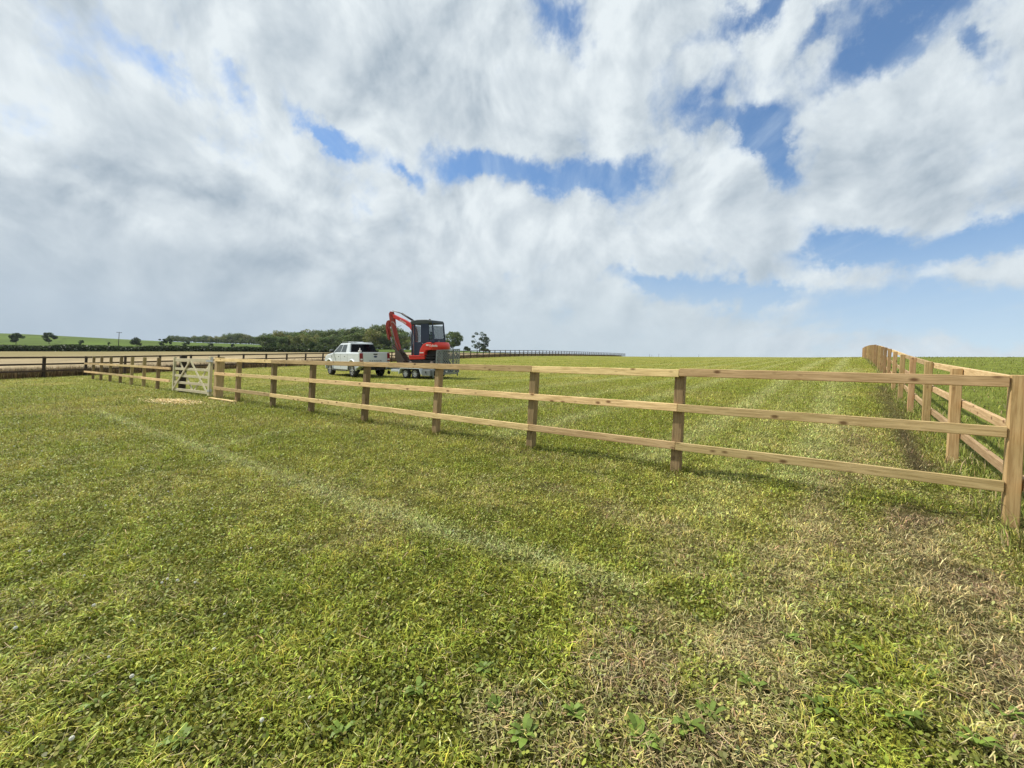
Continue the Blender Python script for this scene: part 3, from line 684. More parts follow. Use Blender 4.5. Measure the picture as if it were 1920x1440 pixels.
for s in (1, -1):
    sidewin(.07, .46, .10, .38, s); sidewin(.50, .80, .43, .78, s)
    q = MB(); q.box((.31, .872*s, 1.12), (.10, .02, .035)); q.build('door_handle', M_black, trk)
    q = MB(); q.box((-.55, .872*s, 1.13), (.10, .02, .035)); q.build('door_handle', M_black, trk)
    for xx in (1.12, .05, -.90):
        MB().box((xx, .873*s, .88), (.008, .012, .78)).build('door_seam', M_black, trk)
    q = MB(); q.box((1.10, .95*s, 1.42), (.10, .20, .15)); q.build('door_mirror', M_black, trk, bevel=.02)
    MB().box((1.135, .96*s, 1.45), (.06, .19, .12)).build('mirror_cover', M_white, trk, bevel=.02)
    MB().tube([(.35, .62*s, 1.88), (.30, .62*s, 1.94), (-.78, .62*s, 1.94), (-.86, .62*s, 1.88)], .016, 6).build('roof_rail', M_galv, trk)
    MB().bar((1.15, .90*s, .34), (-.92, .90*s, .34), .14, .045).build('running_board', M_black, trk)
    MB().box((-2.47, .775*s, 1.10), (.07, .17, .44)).build('tail_light', M_lens, trk, bevel=.015)
    MB().box((-2.48, .775*s, .98), (.075, .13, .09)).build('reversing_light', M_wtext, trk, bevel=.01)
    MB().box((1.32, .878*s, 1.12), (.05, .012, .14)).build('wing_vent', M_black, trk)
    MB().box((2.46, .62*s, 1.0), (.10, .36, .16)).build('headlight', M_galv, trk, bevel=.02)
    wheel(trk, (1.72, .76*s, .385), .385, .25, .25, 6, s); wheel(trk, (-1.48, .76*s, .385), .385, .25, .25, 6, s)
rw = quadface([(-1.06, .82, 1.34), (-1.06, -.82, 1.34), (-.88, -.68, 1.87), (-.88, .68, 1.87)], .05, .985, .08, .90, .006)
slab(MB(), rw, .01).build('rear_window', M_glassd, trk)
ws = quadface([(1.30, -.82, 1.34), (1.30, .82, 1.34), (.42, .68, 1.87), (.42, -.68, 1.87)], .06, .94, .07, .9, .004)
slab(MB(), ws, .01).build('windscreen', M_glassd, trk)
tg = MB().box((-2.495, 0, 1.07), (.05, 1.38, .60)); tgo = tg.build('tailgate', M_white, trk, bevel=.02)
MB().box((-2.525, 0, 1.26), (.02, .22, .06)).build('handle', M_black, tgo)
MB().tube([(-2.522+0, .0, .97), (-2.532, .0, .97)], .001, 4)
ov = MB(); ov.add([(-2.527, .10*math.cos(t), 1.13+.05*math.sin(t)) for t in np.linspace(0, 2*PI, 20)[:-1]]+[(-2.52, .10*math.cos(t), 1.13+.05*math.sin(t)) for t in np.linspace(0, 2*PI, 20)[:-1]], [tuple(range(19)), tuple(range(37, 18, -1))]+[(k, (k+1) % 19, (k+1) % 19+19, k+19) for k in range(19)])
ov.build('oval_badge', paint('navy_badge', (.02, .04, .12), .3), tgo)
text('tailgate_letters', 'R A N G E R', .115, M_black, tgo, face((-2.524, 0, .90), (0, -1, 0), (0, 0, 1)), .003, 1.15)
MB().box((-2.50, 0, .66), (.16, 1.66, .14)).build('rear_bumper', paint('bumper_chrome', (.35, .36, .38), .25, .8), trk, bevel=.02)
MB().box((-2.585, .0, .665), (.012, .50, .10)).build('number_plate', paint('yellow_plate', (.62, .45, .03), .5), trk)
MB().box((-1.77, 0, 1.372), (1.34, 1.46, .03)).build('bed_cover', M_black, trk, bevel=.01)
MB().box((-1.6, 0, .5), (1.7, 1.2, .2)).build('chassis', M_black, trk); MB().box((.3, 0, .42), (2.6, 1.1, .16)).build('underbody', M_black, trk)
MB().box((-.30, .1, 1.945), (.38, .75, .05)).build('roof_pod', M_white, trk, bevel=.02)
MB().wheelish((0, 0, 0), [(0, .001)], 3)
bc = MB(); bc.tube([(-2.3, .76, 1.37), (-2.3, .76, 1.45), (-2.3, .76, 1.50), (-2.3, .76, 1.60)], [.10, .085, .03, .012], 12); bc.build('white_cone_cap', M_wtext, trk)
MB().bar((-2.5, 0, .47), (-2.78, 0, .47), .07, .06).build('tow_bar', M_black, trk)
MB().box((2.585, 0, .82), (.04, .95, .26)).build('grille', M_black, trk, bevel=.01)

# ---- trailer
TH = R(58); th = Vector((-math.sin(TH), math.cos(TH))); tl = Vector((-th.y, th.x))
rl = hit(816, 711.5); rl = Vector((rl.x, rl.y)); TW = 1.66
to = rl-tl*(TW/2)
TM = frame_on_ground(Vector((to.x, to.y, 0)), th)
trl = empty('plant_trailer', mat=TM); tag(trl, 'galvanised twin-axle plant trailer with upright mesh tail ramp', 'trailer')
TL = 3.05; DZ = .52
MB().box((TL/2, 0, DZ), (TL, TW, .05)).build('deck', M_galv, trl)
for s in (1, -1):
    MB().bar((0, TW/2*s, DZ-.03), (TL, TW/2*s, DZ-.03), .05, .15).build('side_rail', M_galv, trl, bevel=.008)
    mg = MB(); yc = (TW/2+.13)*s
    P_ = [(.72, .24), (.86, .555), (2.24, .555), (2.42, .24), (2.37, .24), (2.21, .52), (.89, .52), (.77, .24)]
    mg.prism(P_, yc-.12, yc+.12); mg.build('mudguard', M_white, trl, bevel=.005)
    for wx in (1.20, 1.88): wheel(trl, (wx, yc, .265), .265, .18, .165, 8, s, Mr=paint('silver_steel_wheel', (.45, .46, .47), .4, .4, .4))
    MB().bar((.35, (TW/2+.05)*s, DZ+.05), (TL, (TW/2+.05)*s, DZ+.05), .03, .03).build('rope_rail', M_galv, trl)
    # rear light cluster and prop stand
    lb = MB().box((-.02, (TW/2-.02)*s, .36), (.05, .16, .13)).build('lamp_housing', M_black, trl)
    MB().box((-.05, (TW/2-.02)*s, .36), (.02, .12, .09)).build('tail_lamp', M_lens, lb)
    MB().bar((.03, (TW/2+.12)*s, .50), (.03, (TW/2+.12)*s, .10), .05, .05).build('prop_stand', M_galv, trl)
tb = MB().box((.40, TW/2+.13, .33), (.56, .26, .30)).build('toolbox', M_galv, trl, bevel=.01)
MB().box((.40, TW/2+.27, .36), (.05, .02, .09)).build('latch', M_black, tb)
MB().box((-.045, .05, .36), (.02, TW*.55, .12)).build('number_plate_board', M_black, trl); MB().box((-.06, .02, .37), (.012, .20, .08)).build('marker_plate', M_wtext, trl)
MB().bar((-.03, -TW/2, .24), (-.03, TW/2, .24), .05, .05).build('rear_bar', M_galv, trl)
MB().box((-.01, 0, .47), (.04, TW, .11)).build('rear_cross_member', M_galv, trl)
db = MB(); db.bar((TL, .55, .44), (TL+1.45, .03, .44), .07, .09); db.bar((TL, -.55, .44), (TL+1.45, -.03, .44), .07, .09); db.bar((TL+1.35, 0, .45), (TL+1.75, 0, .47), .08, .08)
db.build('drawbar', M_galv, trl); MB().box((TL+1.72, 0, .50), (.22, .12, .10)).build('coupling', M_black, trl, bevel=.02)
jw = MB(); jw.tube([(TL+1.1, .16, .28), (TL+1.1, .16, .85)], .025); jw.build('jockey_wheel_tube', M_galv, trl)
MB().wheelish((TL+1.1, .16, .22), [(-.03, .02), (-.03, .10), (.03, .10), (.03, .02)], 16).build('jockey_wheel', M_tyre, trl)
MB().box((TL-.3, TW/2+.1, .40), (.55, .16, .12)).build('front_corner_box', M_white, trl, bevel=.01)
MB().bar((.4, -TW/2, .3), (2.9, -TW/2, .3), .1, .1); MB().box((1.55, 0, .30), (1.0, TW*.95, .12)).build('axles', M_black, trl)
# upright ramp: two frames filled with crossed bars
rm = empty('tail_ramp'); rm.parent = trl; rm.location = (-.06, 0, .30)
def panel(y0, y1, h, name):
    f = MB(); 
    for y in (y0, y1): f.bar((0, y, 0), (-.07, y, h), .04, .04, (1, 0, 0))
    for t in (0, 1): f.bar((-.07*t, y0, h*t), (-.07*t, y1, h*t), .04, .05, (1, 0, 0))
    fo = f.build(name, M_galv, rm)
    m = MB(); st = .165; W = y1-y0; k = -h
    while k < W:
        for sgn in (1, -1):
            a0 = max(0, k); a1 = min(W, k+h); z0 = a0-k; z1 = a1-k
            if a1-a0 > .03:
                p = (y0+a0, z0) if sgn > 0 else (y1-a0, z0); q = (y0+a1, z1) if sgn > 0 else (y1-a1, z1)
                m.bar((-.07*p[1]/h-(.006*sgn), p[0], p[1]), (-.07*q[1]/h-(.006*sgn), q[0], q[1]), .042, .006, (1, 0, 0))
        k += st
    m.build('mesh_infill', M_galv, fo)
panel(TW/2-.36, TW/2, 1.14, 'ramp_panel'); panel(-TW/2+.40, TW/2-.42, 1.16, 'ramp_panel'); panel(-TW/2-.12, -TW/2+.34, 1.20, 'ramp_panel')
MB().bar((-.08, TW/2+.02, 1.17), (-.085, -TW/2-.14, 1.24), .03, .05, (1, 0, 0)).build('ramp_top_bar', M_galv, rm)
for s in (1, -1): MB().bar((.12, TW/2*s, .1), (-.05, TW/2*s, .98), .03, .03).build('ramp_strut', M_black, rm)

# ---- digger on the trailer
EM = TM @ Matrix.Translation((1.20, -.02, DZ+.027)) @ Matrix.Rotation(R(7), 4, 'Z')
dg = empty('mini_excavator', mat=EM); tag(dg, 'red and navy mini excavator with folded boom carried on the trailer', 'excavator')
for s in (1, -1):
    t = MB(); pf_ = [(-.86, .06), (-.72, 0), (.72, 0), (.86, .06), (.92, .22), (.84, .37), (.70, .42), (-.70, .42), (-.84, .37), (-.92, .22)]
    t.prism(pf_, .42*s, .70*s); to_ = t.build('track', M_tyre, dg, bevel=.02)
    lg = MB()
    for k in range(17): lg.box((-.72+k*.09, .56*s, .425), (.035, .29, .03))
    lg.box((0, .56*s, .418), (1.5, .05, .02))
    lg.build('track_lugs', M_tyre, to_)
    sw = MB()
    for x, r in ((-.68, .15), (.68, .15), (-.3, .08), (0, .08), (.3, .08)): sw.wheelish((x, .71*s, .2 if r > .1 else .1), [(-.01, r), (.015*s, r*.8), (.02*s, .01)], 16)
    sw.build('track_rollers', M_steel, to_)
MB().box((0, 0, .28), (1.0, .9, .2)).build('undercarriage', M_redd, dg, bevel=.03)
bl = MB(); bl.box((1.20, 0, .20), (.05, 1.40, .34)); bl.bar((.4, .3, .2), (1.2, .3, .18), .08, .1); bl.bar((.4, -.3, .2), (1.2, -.3, .18), .08, .1); bl.build('dozer_blade', M_steel, dg)
MB().wheelish((0, 0, 0), [(0, 0)], 3)
sr = MB(); vs = []
sr.tube([(0, 0, .38), (0, 0, .50)], .36, 20); sr.build('slew_ring', M_black, dg)
MB().box((0, 0, .53), (1.5, 1.3, .08)).build('turntable', M_black, dg, bevel=.02)
# red lower skirt, engine cover and counterweight
MB().prism([(-.22, .47), (.74, .44), (.80, .56), (.80, .66), (-.22, .66)], .50, .70).build('side_skirt', M_red, dg, bevel=.02)
MB().prism([(-.23, .60), (.785, .60), (.785, .625), (-.23, .625)], .695, .712).build('skirt_moulding', M_redd, dg)
MB().prism([(-.22, .47), (.74, .44), (.80, .56), (.80, .66), (-.22, .66)], -.70, -.50).build('side_skirt', M_red, dg, bevel=.02)
cp = [(.12, .662), (.12, .80), (.02, 1.05), (-.14, 1.24), (-.40, 1.33), (-.66, 1.345), (-.66, .94), (-.42, .94), (-.30, .90), (-.24, .80), (-.23, .662)]
for s in (1, -1):
    MB().prism(cp, .46*s, .70*s).build('engine_side_panel', M_red, dg, bevel=.03)
# curved counterweight round the back
n = 14; vs = []; 
for k in range(n+1):
    t = -PI/2+PI*k/n; 
    for (r, z) in ((.62, .93), (.72, .96), (.74, 1.2), (.66, 1.34), (.2, 1.35)):
        vs.append((-.64-r*.70*math.cos(t), r*math.sin(t)*.96, z))
fs_ = []
for k in range(n):
    for j in range(4): fs_.append((k*5+j, (k+1)*5+j, (k+1)*5+j+1, k*5+j+1))
fs_ += [tuple(k*5 for k in range(n+1)), tuple(k*5+4 for k in range(n, -1, -1)), (0, 1, 2, 3, 4), tuple(n*5+j for j in (4, 3, 2, 1, 0))]
MB().add(vs, fs_, True).build('counterweight', M_red, dg)
MB().box((-.45, 0, .78), (.9, .9, .42)).build('engine_bay', M_black, dg)
text('counterweight_lettering', 'Kubota', .17, M_wtext, dg, face((-.80, .712, 1.16), (-1, 0, 0), (0, 0, 1)), .004, 1.0)
MB().box((-.42, .703, 1.19), (.16, .01, .08)).build('side_decal', M_wtext, dg); 
MB().box((-.05, .703, .80), (.24, .01, .055)).build('panel_decal', M_wtext, dg)
# cab
Y0, Y1 = .66, -.34; X0, X1 = .62, -.80; ZF, ZR = .67, 2.40
def pil(name, p, q, w=.06, h=.06, M=M_navy, par=None): return MB().bar(p, q, w, h, (0, 1, 0)).build(name, M, par or dg, bevel=.008, seg=1)
pil('front_pillar', (X0, Y0, ZF), (X0-.06, Y0, ZR), .05, .06); pil('front_pillar', (X0, Y1, ZF), (X0-.06, Y1, ZR), .05, .06)
pil('rear_pillar', (X1, Y0, 1.32), (X1+.10, Y0-.02, ZR)); pil('rear_pillar', (X1, Y1, 1.32), (X1+.10, Y1, ZR))
pil('door_pillar', (.42, Y0, ZF), (.40, Y0, ZR), .06, .07)
def flat(name, poly, y, th, M, par=dg): return MB().prism(poly, y-th/2, y+th/2).build(name, M, par, bevel=.005, seg=1)
# navy side: door lower panel, broad middle pillar, panel under the rear window
flat('door_panel', [(.42, ZF), (.42, 1.36), (.02, 1.36), (-.06, 1.30), (-.05, 1.08), (.09, .82), (.13, ZF)], Y0+.005, .04, M_navy)
flat('middle_pillar', [(.02, 1.36), (.0, ZR), (-.50, ZR), (-.52, 1.34), (-.10, 1.30)], Y0+.005, .04, M_navy)
flat('rear_quarter_panel', [(-.1, 1.30), (-.25, 1.46), (X1, 1.46), (X1, 1.32), (-.35, 1.32), (-.15, 1.24)], Y0, .04, M_navy)
flat('side_panel', [(.42, ZF), (.42, 1.25), (X1, 1.25), (X1, ZF)], Y1, .04, M_navy)
MB().box((X1+.02, (Y0+Y1)/2, 1.42), (.05, Y0-Y1, .22)).build('rear_panel', M_navy, dg)
MB().prism([(X0+.04, ZR), (X0-.02, ZR+.06), (.2, ZR+.11), (-.35, ZR+.10), (X1+.12, ZR+.06), (X1+.06, ZR-.10), (X0, ZR-.13)], Y1-.04, Y0+.04).build('cab_roof', paint('dark_grey_roof', (.035, .045, .05), .5), dg, bevel=.03, seg=3)
MB().box(((X0+X1)/2, (Y0+Y1)/2, .66), (X0-X1, Y0-Y1, .05)).build('cab_floor', M_black, dg)
flat('door_glass', [(.36, 1.38), (.36, 2.22), (.06, 2.22), (.06, 1.38)], Y0, .008, M_gglass); flat('front_side_glass', [(X0-.06, .74), (X0-.08, 2.22), (.46, 2.22), (.46, .74)], Y0, .008, M_gglass)
flat('rear_side_glass', [(-.52, 1.48), (-.50, 2.28), (X1+.11, 2.18), (X1+.05, 1.48)], Y0, .008, M_gglass)
flat('far_side_glass', [(X0-.08, 1.28), (X0-.08, 2.22), (X1+.1, 2.22), (X1+.03, 1.28)], Y1, .008, M_gglass)
slab(MB(), [(X1+.03, Y0-.06, 1.54), (X1+.03, Y1+.06, 1.54), (X1+.09, Y1+.06, 2.2), (X1+.09, Y0-.06, 2.2)], .008).build('rear_window', M_gglass, dg)
slab(MB(), [(X0-.01, Y1+.05, .75), (X0-.01, Y0-.05, .75), (X0-.06, Y0-.05, 2.2), (X0-.06, Y1+.05, 2.2)], .008).build('front_window', M_gglass, dg)
st_ = MB(); st_.box((.0, .16, .95), (.48, .46, .14)); st_.prism([(-.25, .95), (-.36, 1.75), (-.25, 1.77), (-.14, 1.0)], -.06, .38); st_.box((-.32, .16, 1.82), (.08, .24, .16)); st_.build('operator_seat', M_black, dg, bevel=.03)
cs = MB(); cs.box((.42, .15, 1.02), (.12, .3, .5)); cs.tube([(.36, .42, .9), (.34, .42, 1.3)], .02); cs.tube([(.36, -.1, .9), (.34, -.1, 1.3)], .02); cs.build('control_levers', M_black, dg)
MB().tube([(-.30, .30, ZR+.06), (-.30, .30, ZR+.15)], .05, 10).build('beacon', M_black, dg)
MB().box((X1-.1, .38, 1.38), (.06, .08, .07)).build('filler_cap', M_galv, dg, bevel=.01)
# boom group, in the plane y = BY
BY = -.10
def plate(name, poly, w, M, par=dg, y=BY, bev=.012): return MB().prism(poly, y-w/2, y+w/2).build(name, M, par, bevel=bev, seg=2)
plate('swing_bracket', [(.66, .42), (1.02, .42), (1.12, .60), (1.05, .86), (.92, .90), (.80, .70), (.66, .70)], .30, M_redd)
boom = plate('boom', [(.92, .74), (1.10, .84), (1.02, 1.55), (1.05, 1.85), (1.28, 2.14), (1.75, 2.44), (2.62, 2.82), (2.58, 2.93), (2.42, 2.93), (1.62, 2.60), (1.08, 2.34), (.90, 2.12), (.84, 1.85), (.84, 1.50)], .17, M_red)
for p in (boom,): p.location.x -= .0
text('boom_lettering', 'Kubota', .15, M_wtext, boom, face((1.72, BY+.088, 2.50), (-.89, 0, -.45), (-.45, 0, .89)), .003, 1.1)
cyl = MB(); cyl.tube([(1.02, BY+.0, 2.50), (1.85, BY+.0, 2.95)], .055, 12); c1 = cyl.build('dipper_ram', M_black, dg)
MB().tube([(1.85, BY, 2.95), (2.50, BY, 3.14)], .03, 10).build('rod', M_galv, c1)
bb = MB(); 
bb.box((1.03, BY, 2.42), (.14, .16, .18)); bb.build('ram_bracket', M_black, dg)
c2 = MB().tube([(1.14, BY, .72), (1.24, BY, 1.35)], .055, 12).build('boom_ram', M_black, dg); MB().tube([(1.24, BY, 1.35), (1.30, BY, 1.95)], .03, 10).build('rod', M_galv, c2)
dip = plate('dipper', [(2.48, 3.08), (2.62, 3.10), (2.72, 2.98), (2.66, 2.5), (2.50, 1.95), (2.28, 1.20), (2.12, .90), (2.00, .96), (2.18, 1.60), (2.32, 2.2), (2.38, 2.70)], .17, M_redd)
hz_ = MB(); hz_.tube([(2.46, BY+.10, 2.75), (2.50, BY+.11, 2.2), (2.28, BY+.11, 1.45), (1.95, BY+.10, .85)], .016, 6); hz_.tube([(1.83, BY+.1, 2.3), (2.08, BY+.14, 2.2), (2.38, BY+.12, 2.5), (2.53, BY+.1, 2.5)], .014, 6); hz_.build('hydraulic_hose', M_galv, dg)
c3 = MB().tube([(2.84, BY, 2.44), (2.68, BY, 1.70)], .055, 12).build('bucket_ram', M_redd, dg); MB().tube([(2.68, BY, 1.70), (2.54, BY, 1.15)], .03, 10).build('rod', M_galv, c3)
plate('ram_guard', [(2.76, 2.62), (2.88, 2.58), (2.97, 2.42), (2.98, 2.2), (2.86, 1.62), (2.76, 1.50), (2.72, 1.58), (2.84, 2.2), (2.72, 2.3)], .15, M_redd)
lk = MB(); lk.bar((2.54, BY+.1, 1.15), (1.95, BY+.1, .78), .03, .07, (0, 1, 0)); lk.bar((2.54, BY-.1, 1.15), (1.95, BY-.1, .78), .03, .07, (0, 1, 0)); lk.bar((2.54, BY, 1.15), (2.20, BY, .92), .2, .07, (0, 1, 0)); lk.build('bucket_link', M_steel, dg)
# bucket, curled under the dipper: open shell
bp_ = [(2.10, .98), (2.20, .74), (2.14, .48), (2.00, .26), (1.80, .12), (1.58, .08), (1.44, .18)]
bk = MB()
for a, b in zip(bp_[:-1], bp_[1:]): bk.bar((a[0], BY, a[1]), (b[0], BY, b[1]), .46, .03, (0, 1, 0))
bk.v and None
for s in (1, -1): bk.prism(bp_+[(1.80, .72)], BY+.23*s-.012, BY+.23*s+.012)
bk.bar((1.99, BY, .97), (1.86, BY, .74), .24, .12, (0, 1, 0))
bko = bk.build('bucket', M_steel, dg)
tt = MB()
for k in range(4): tt.bar((1.43, BY-.18+k*.12, .22), (1.33, BY-.18+k*.12, .34), .04, .025, (0, 1, 0))
tt.build('bucket_teeth', M_steel, bko)

# ------------------------------------------------------------------ trees, hedge, pole
M_leaf = foliage('tree_leaves', transl=.25); M_bark = wood('bark', (.10, .08, .055), (.05, .04, .03), knots=.2)
def crown(rad, zc, squash, nlobes, nleaf, lsz, col, seed, shape='round', gaps=0.):
    r_ = np.random.default_rng(seed); L = []
    for k in range(nlobes):
        while True:
            p = r_.uniform(-1, 1, 3)
            if shape == 'round' and np.dot(p, p) < 1: break
            if shape == 'cone' and np.hypot(p[0], p[1]) < (1-p[2])*.5+.08: break
        p = p/max(1e-6, np.linalg.norm(p))*np.linalg.norm(p)**.5 if shape == 'round' else p
        s = r_.uniform(.22, .42)*(1-gaps*.45)
        L.append((p*np.array((1, 1, squash))*(.74), s, r_.uniform(.6, 1.35)))
    per = nleaf//nlobes; V = []; C = []
    for (p, s, b) in L:
        q = r_.normal(0, 1, (per, 3)); q /= np.linalg.norm(q, axis=1)[:, None]; q *= (r_.uniform(.25, 1, (per, 1))**.4)*s*np.array((1.1, 1.1, .8))
        c = (p+q)*rad+np.array((0, 0, zc)); a = r_.normal(0, 1, (per, 3)); a /= np.linalg.norm(a, axis=1)[:, None]; b_ = np.cross(a, r_.normal(0, 1, (per, 3))); b_ /= np.linalg.norm(b_, axis=1)[:, None]
        l = lsz*r_.uniform(.5, 1.1, (per, 1)); a = a*l; b_ = b_*l*.6
        V.append(np.stack((c-a, c+b_, c+a, c-b_), 1)); cc = np.array(col)*1.08*b*r_.uniform(.7, 1.35, (per, 1)); cc = cc*(1+r_.normal(0, .1, (per, 3)))
        C.append(np.repeat(np.clip(cc, .005, .6)[:, None, :], 4, 1))
    V = np.concatenate(V).reshape(-1, 3); C = np.concatenate(C).reshape(-1, 3); n = len(V)//4
    return npmesh('crown', V, np.arange(n*4), np.full(n, 4), M_leaf, C), [l[0]*rad+np.array((0, 0, zc)) for l in L]
def trunk(h, r, tips, n=6):
    b = MB(); b.tube([(0, 0, -.3), (r*.3, 0, h*.4), (0, r*.3, h)], [r*1.3, r, r*.6], 8)
    for t in tips[:n]: 
        m = Vector(t)*.5+Vector((0, 0, h*.45)); b.tube([(0, 0, h*.8), (m.x, m.y, m.z), tuple(t)], [r*.45, r*.3, r*.08], 5)
    return b
def make_tree(name, hgt, rad, squash, lobes, leaf, lsz, col, seed, shape='round', gaps=0., tr=.25, base=.25):
    rt = empty(name); zc = hgt-rad*squash*1.0 if shape == 'round' else hgt*.5+.1
    me, tips = crown(rad, zc, squash, lobes, leaf, lsz, col, seed, shape, gaps)
    link('crown', me, rt); trunk(max(zc-rad*squash*.5, hgt*base), tr, tips).build('trunk', M_bark, rt)
    return rt
def put(rt, px, Y, s=1, rz=0, sz=1):
    p = atpx(px, Y); rt.location = p; rt.scale = (s, s, s*sz); rt.rotation_euler.z = rz
# the far wood, tree by tree
greens = [(.125, .165, .040), (.165, .185, .045), (.105, .155, .040), (.185, .190, .050), (.10, .14, .045)]
protos = [make_tree('broadleaf_tree', 13, 6.2, 1.0, 30, 5200, .42, greens[k], 100+k) for k in range(5)]
lab = 'dense dark green broadleaf tree standing in the long wood on the horizon'
sky_px = [(300, 635), (326, 632), (371, 627), (413, 629), (424, 624), (441, 622), (468, 626), (477, 631), (486, 627), (521, 619), (545, 620), (574, 615), (601, 619), (636, 615), (645, 614), (668, 613), (696, 607), (718, 607), (740, 610), (760, 621), (772, 628)]
first = {}
def wood_tree(px, Y, top, w=1.0):
    k = random.randrange(5); rt = protos[k] if k not in first else dup(protos[k]); first[k] = 1
    p = atpx(px, Y); gy_ = proj(p.x, p.y, p.z)[1]; hm = (gy_-top)/F*Y; s = hm/13
    s = max(s, .55); put(rt, px, Y, s*w, random.uniform(0, 6.28), 1/w)
    tag(rt, lab if Y < 320 else 'hazy blue-green tree in the most distant stretch of wood behind the green field', 'tree', 'trees of the wood on the horizon' if Y < 320 else 'trees of the distant wood')
    return rt
sx = [a for a, b in sky_px]; sy = [b for a, b in sky_px]
px = 500
while px < 764:
    wood_tree(px, random.uniform(245, 262), np.interp(px, sx, sy)+random.uniform(-1, 2), 1.0); px += random.uniform(9, 13)
px = 492
while px < 770:
    wood_tree(px, random.uniform(225, 238), np.interp(px, sx, sy)+random.uniform(8, 15), 1.1); px += random.uniform(11, 15)
px = 322
while px < 492:
    wood_tree(px, random.uniform(440, 480), np.interp(px, sx, sy)+random.uniform(-1, 2), 1.15); px += random.uniform(9, 13)
# shrubs at the foot of the wood
sh0 = make_tree('bush', 3.2, 2.2, .8, 14, 1500, .30, (.10, .13, .035), 210, base=.1, tr=.06)
px = 500; f1 = True
while px < 770:
    rt = sh0 if f1 else dup(sh0); f1 = False; put(rt, px, random.uniform(205, 218), random.uniform(.7, 1.3), random.uniform(0, 6)); px += random.uniform(9, 15)
    tag(rt, 'pale green bush at the foot of the wood on the horizon', 'bush', 'bushes along the edge of the wood')
px = 318
while px < 500:
    rt = dup(sh0); put(rt, px, random.uniform(405, 425), random.uniform(1.2, 2.0), random.uniform(0, 6)); px += random.uniform(6, 10)
    tag(rt, 'dark scrub bush along the foot of the distant wood', 'bush', 'scrub along the distant wood')
t = make_tree('broadleaf_tree', 13.5, 6.8, .95, 34, 6000, .42, greens[0], 301); p = atpx(849, 265); put(t, 849, 265, 1.0); tag(t, 'round-crowned dark tree just right of the excavator cab', 'tree')
p = atpx(849, 265); b_ = proj(p.x, p.y, p.z)[1]; s = (b_-618)/F*265/13.5; t.scale = (s*1.0, s*1.0, s)
t = make_tree('airy_tree', 12, 6.0, 1.0, 26, 2300, .36, (.05, .08, .03), 305, gaps=1.0, tr=.3); p = atpx(899, 265); b_ = proj(p.x, p.y, p.z)[1]; s = (b_-615)/F*265/12.2; put(t, 899, 265, s); tag(t, 'loose open-crowned tree standing alone at the right end of the wood', 'tree')
for (px_, h_) in ((876, 4.5), (908, 5), (916, 3)):
    rt = dup(sh0); put(rt, px_, 262, h_/3.2*.8); tag(rt, 'low bush beneath the loose open-crowned tree', 'bush', 'bushes below the lone tree')
# young trees dotted on the green field
yt = [make_tree('young_tree', 4, 1.65, 1.08, 22, 2600, .20, (.045, .075, .022), 400, base=.2, tr=.07),
      make_tree('young_tree', 4, 1.7, 1.02, 18, 1900, .20, (.05, .08, .024), 401, base=.2, tr=.07, gaps=.25),
      make_tree('conifer_tree', 4, 1.9, 1.0, 24, 2200, .18, (.035, .06, .02), 402, 'cone', base=.3, tr=.06)]
used = set()
spots = [(30, 646, 623, 0, 1.1, 'rounded young tree at the far left of the green field'), (92, 645, 621, 1, 1.15, 'bushy young tree, second from the left on the green field'), (151, 648, 636, 1, 1, 'small sapling on the green field between two bushy trees and the pole'),
    (204, 648, 641, 0, .8, 'tiny sapling just left of the utility pole'), (255, 649, 627, 2, 1, 'pointed young conifer right of the utility pole'), (305, 650, 633, 1, 1.2, 'young tree with a lopsided crown above the gate end'), (318, 648, 633, 0, .7, 'slim young tree beside the start of the distant wood'),
    (348, 651, 637, 1, 1.3, 'flat-topped young tree on the green field behind the gate'), (394, 652, 642, 1, 1.3, 'low spreading sapling before the bluish stretch of wood'), (436, 653, 644, 0, 1, 'small sapling before the middle of the distant wood'), (512, 657, 640, 0, 1.0, 'dark young tree against the left end of the near wood'),
    (548, 657, 648, 0, 1, 'little sapling in front of the near wood'), (585, 658, 640, 0, 1, 'dark young tree in front of the wood left of the pickup')]
for (px_, by, ty, k, w, lb) in spots:
    g = hit(px_, by); rt = yt[k] if k not in used else dup(yt[k]); used.add(k)
    g = atpx(px_, g.y); b_ = proj(g.x, g.y, g.z)[1]; s = (b_-ty)/F*g.y/4.1; put(rt, px_, g.y, s*w, random.uniform(0, 6), 1/w); tag(rt, lb, 'tree')
# hedge
def build_hedge():
    V = []; C = []; X = rng.uniform(-215, -38, 60000); 
    hh = 2.3*np.interp(X, [-160, -94, -54, -38], [.95, .66, .48, .3])*(.62+.6*fbm(X, X*0, .16, 4, 50)); w = np.abs(rng.normal(0, .6, len(X))); u = rng.uniform(0, 1, len(X))**.7
    Y = hedge_y(X)+rng.normal(0, .8, len(X)); Z = ground(X, Y)+hh*u
    n = len(X); c = np.stack((X, Y, Z), -1); a = rng.normal(0, 1, (n, 3)); a /= np.linalg.norm(a, axis=1)[:, None]; b = np.cross(a, rng.normal(0, 1, (n, 3))); b /= np.linalg.norm(b, axis=1)[:, None]
    l = rng.uniform(.12, .30, (n, 1)); a *= l; b *= l*.7
    V = np.stack((c-a, c+b, c+a, c-b), 1).reshape(-1, 3); cc = jitter(np.tile(np.array((.04, .062, .018)), (n, 1)), .3, n)
    o = link('hedge', npmesh('hedge', V, np.arange(n*4), np.full(n, 4), M_leaf, np.repeat(cc[:, None, :], 4, 1).reshape(-1, 3))); tag(o, 'long dark clipped hedge dividing the pale stubble from the green field', 'hedge')
build_hedge()
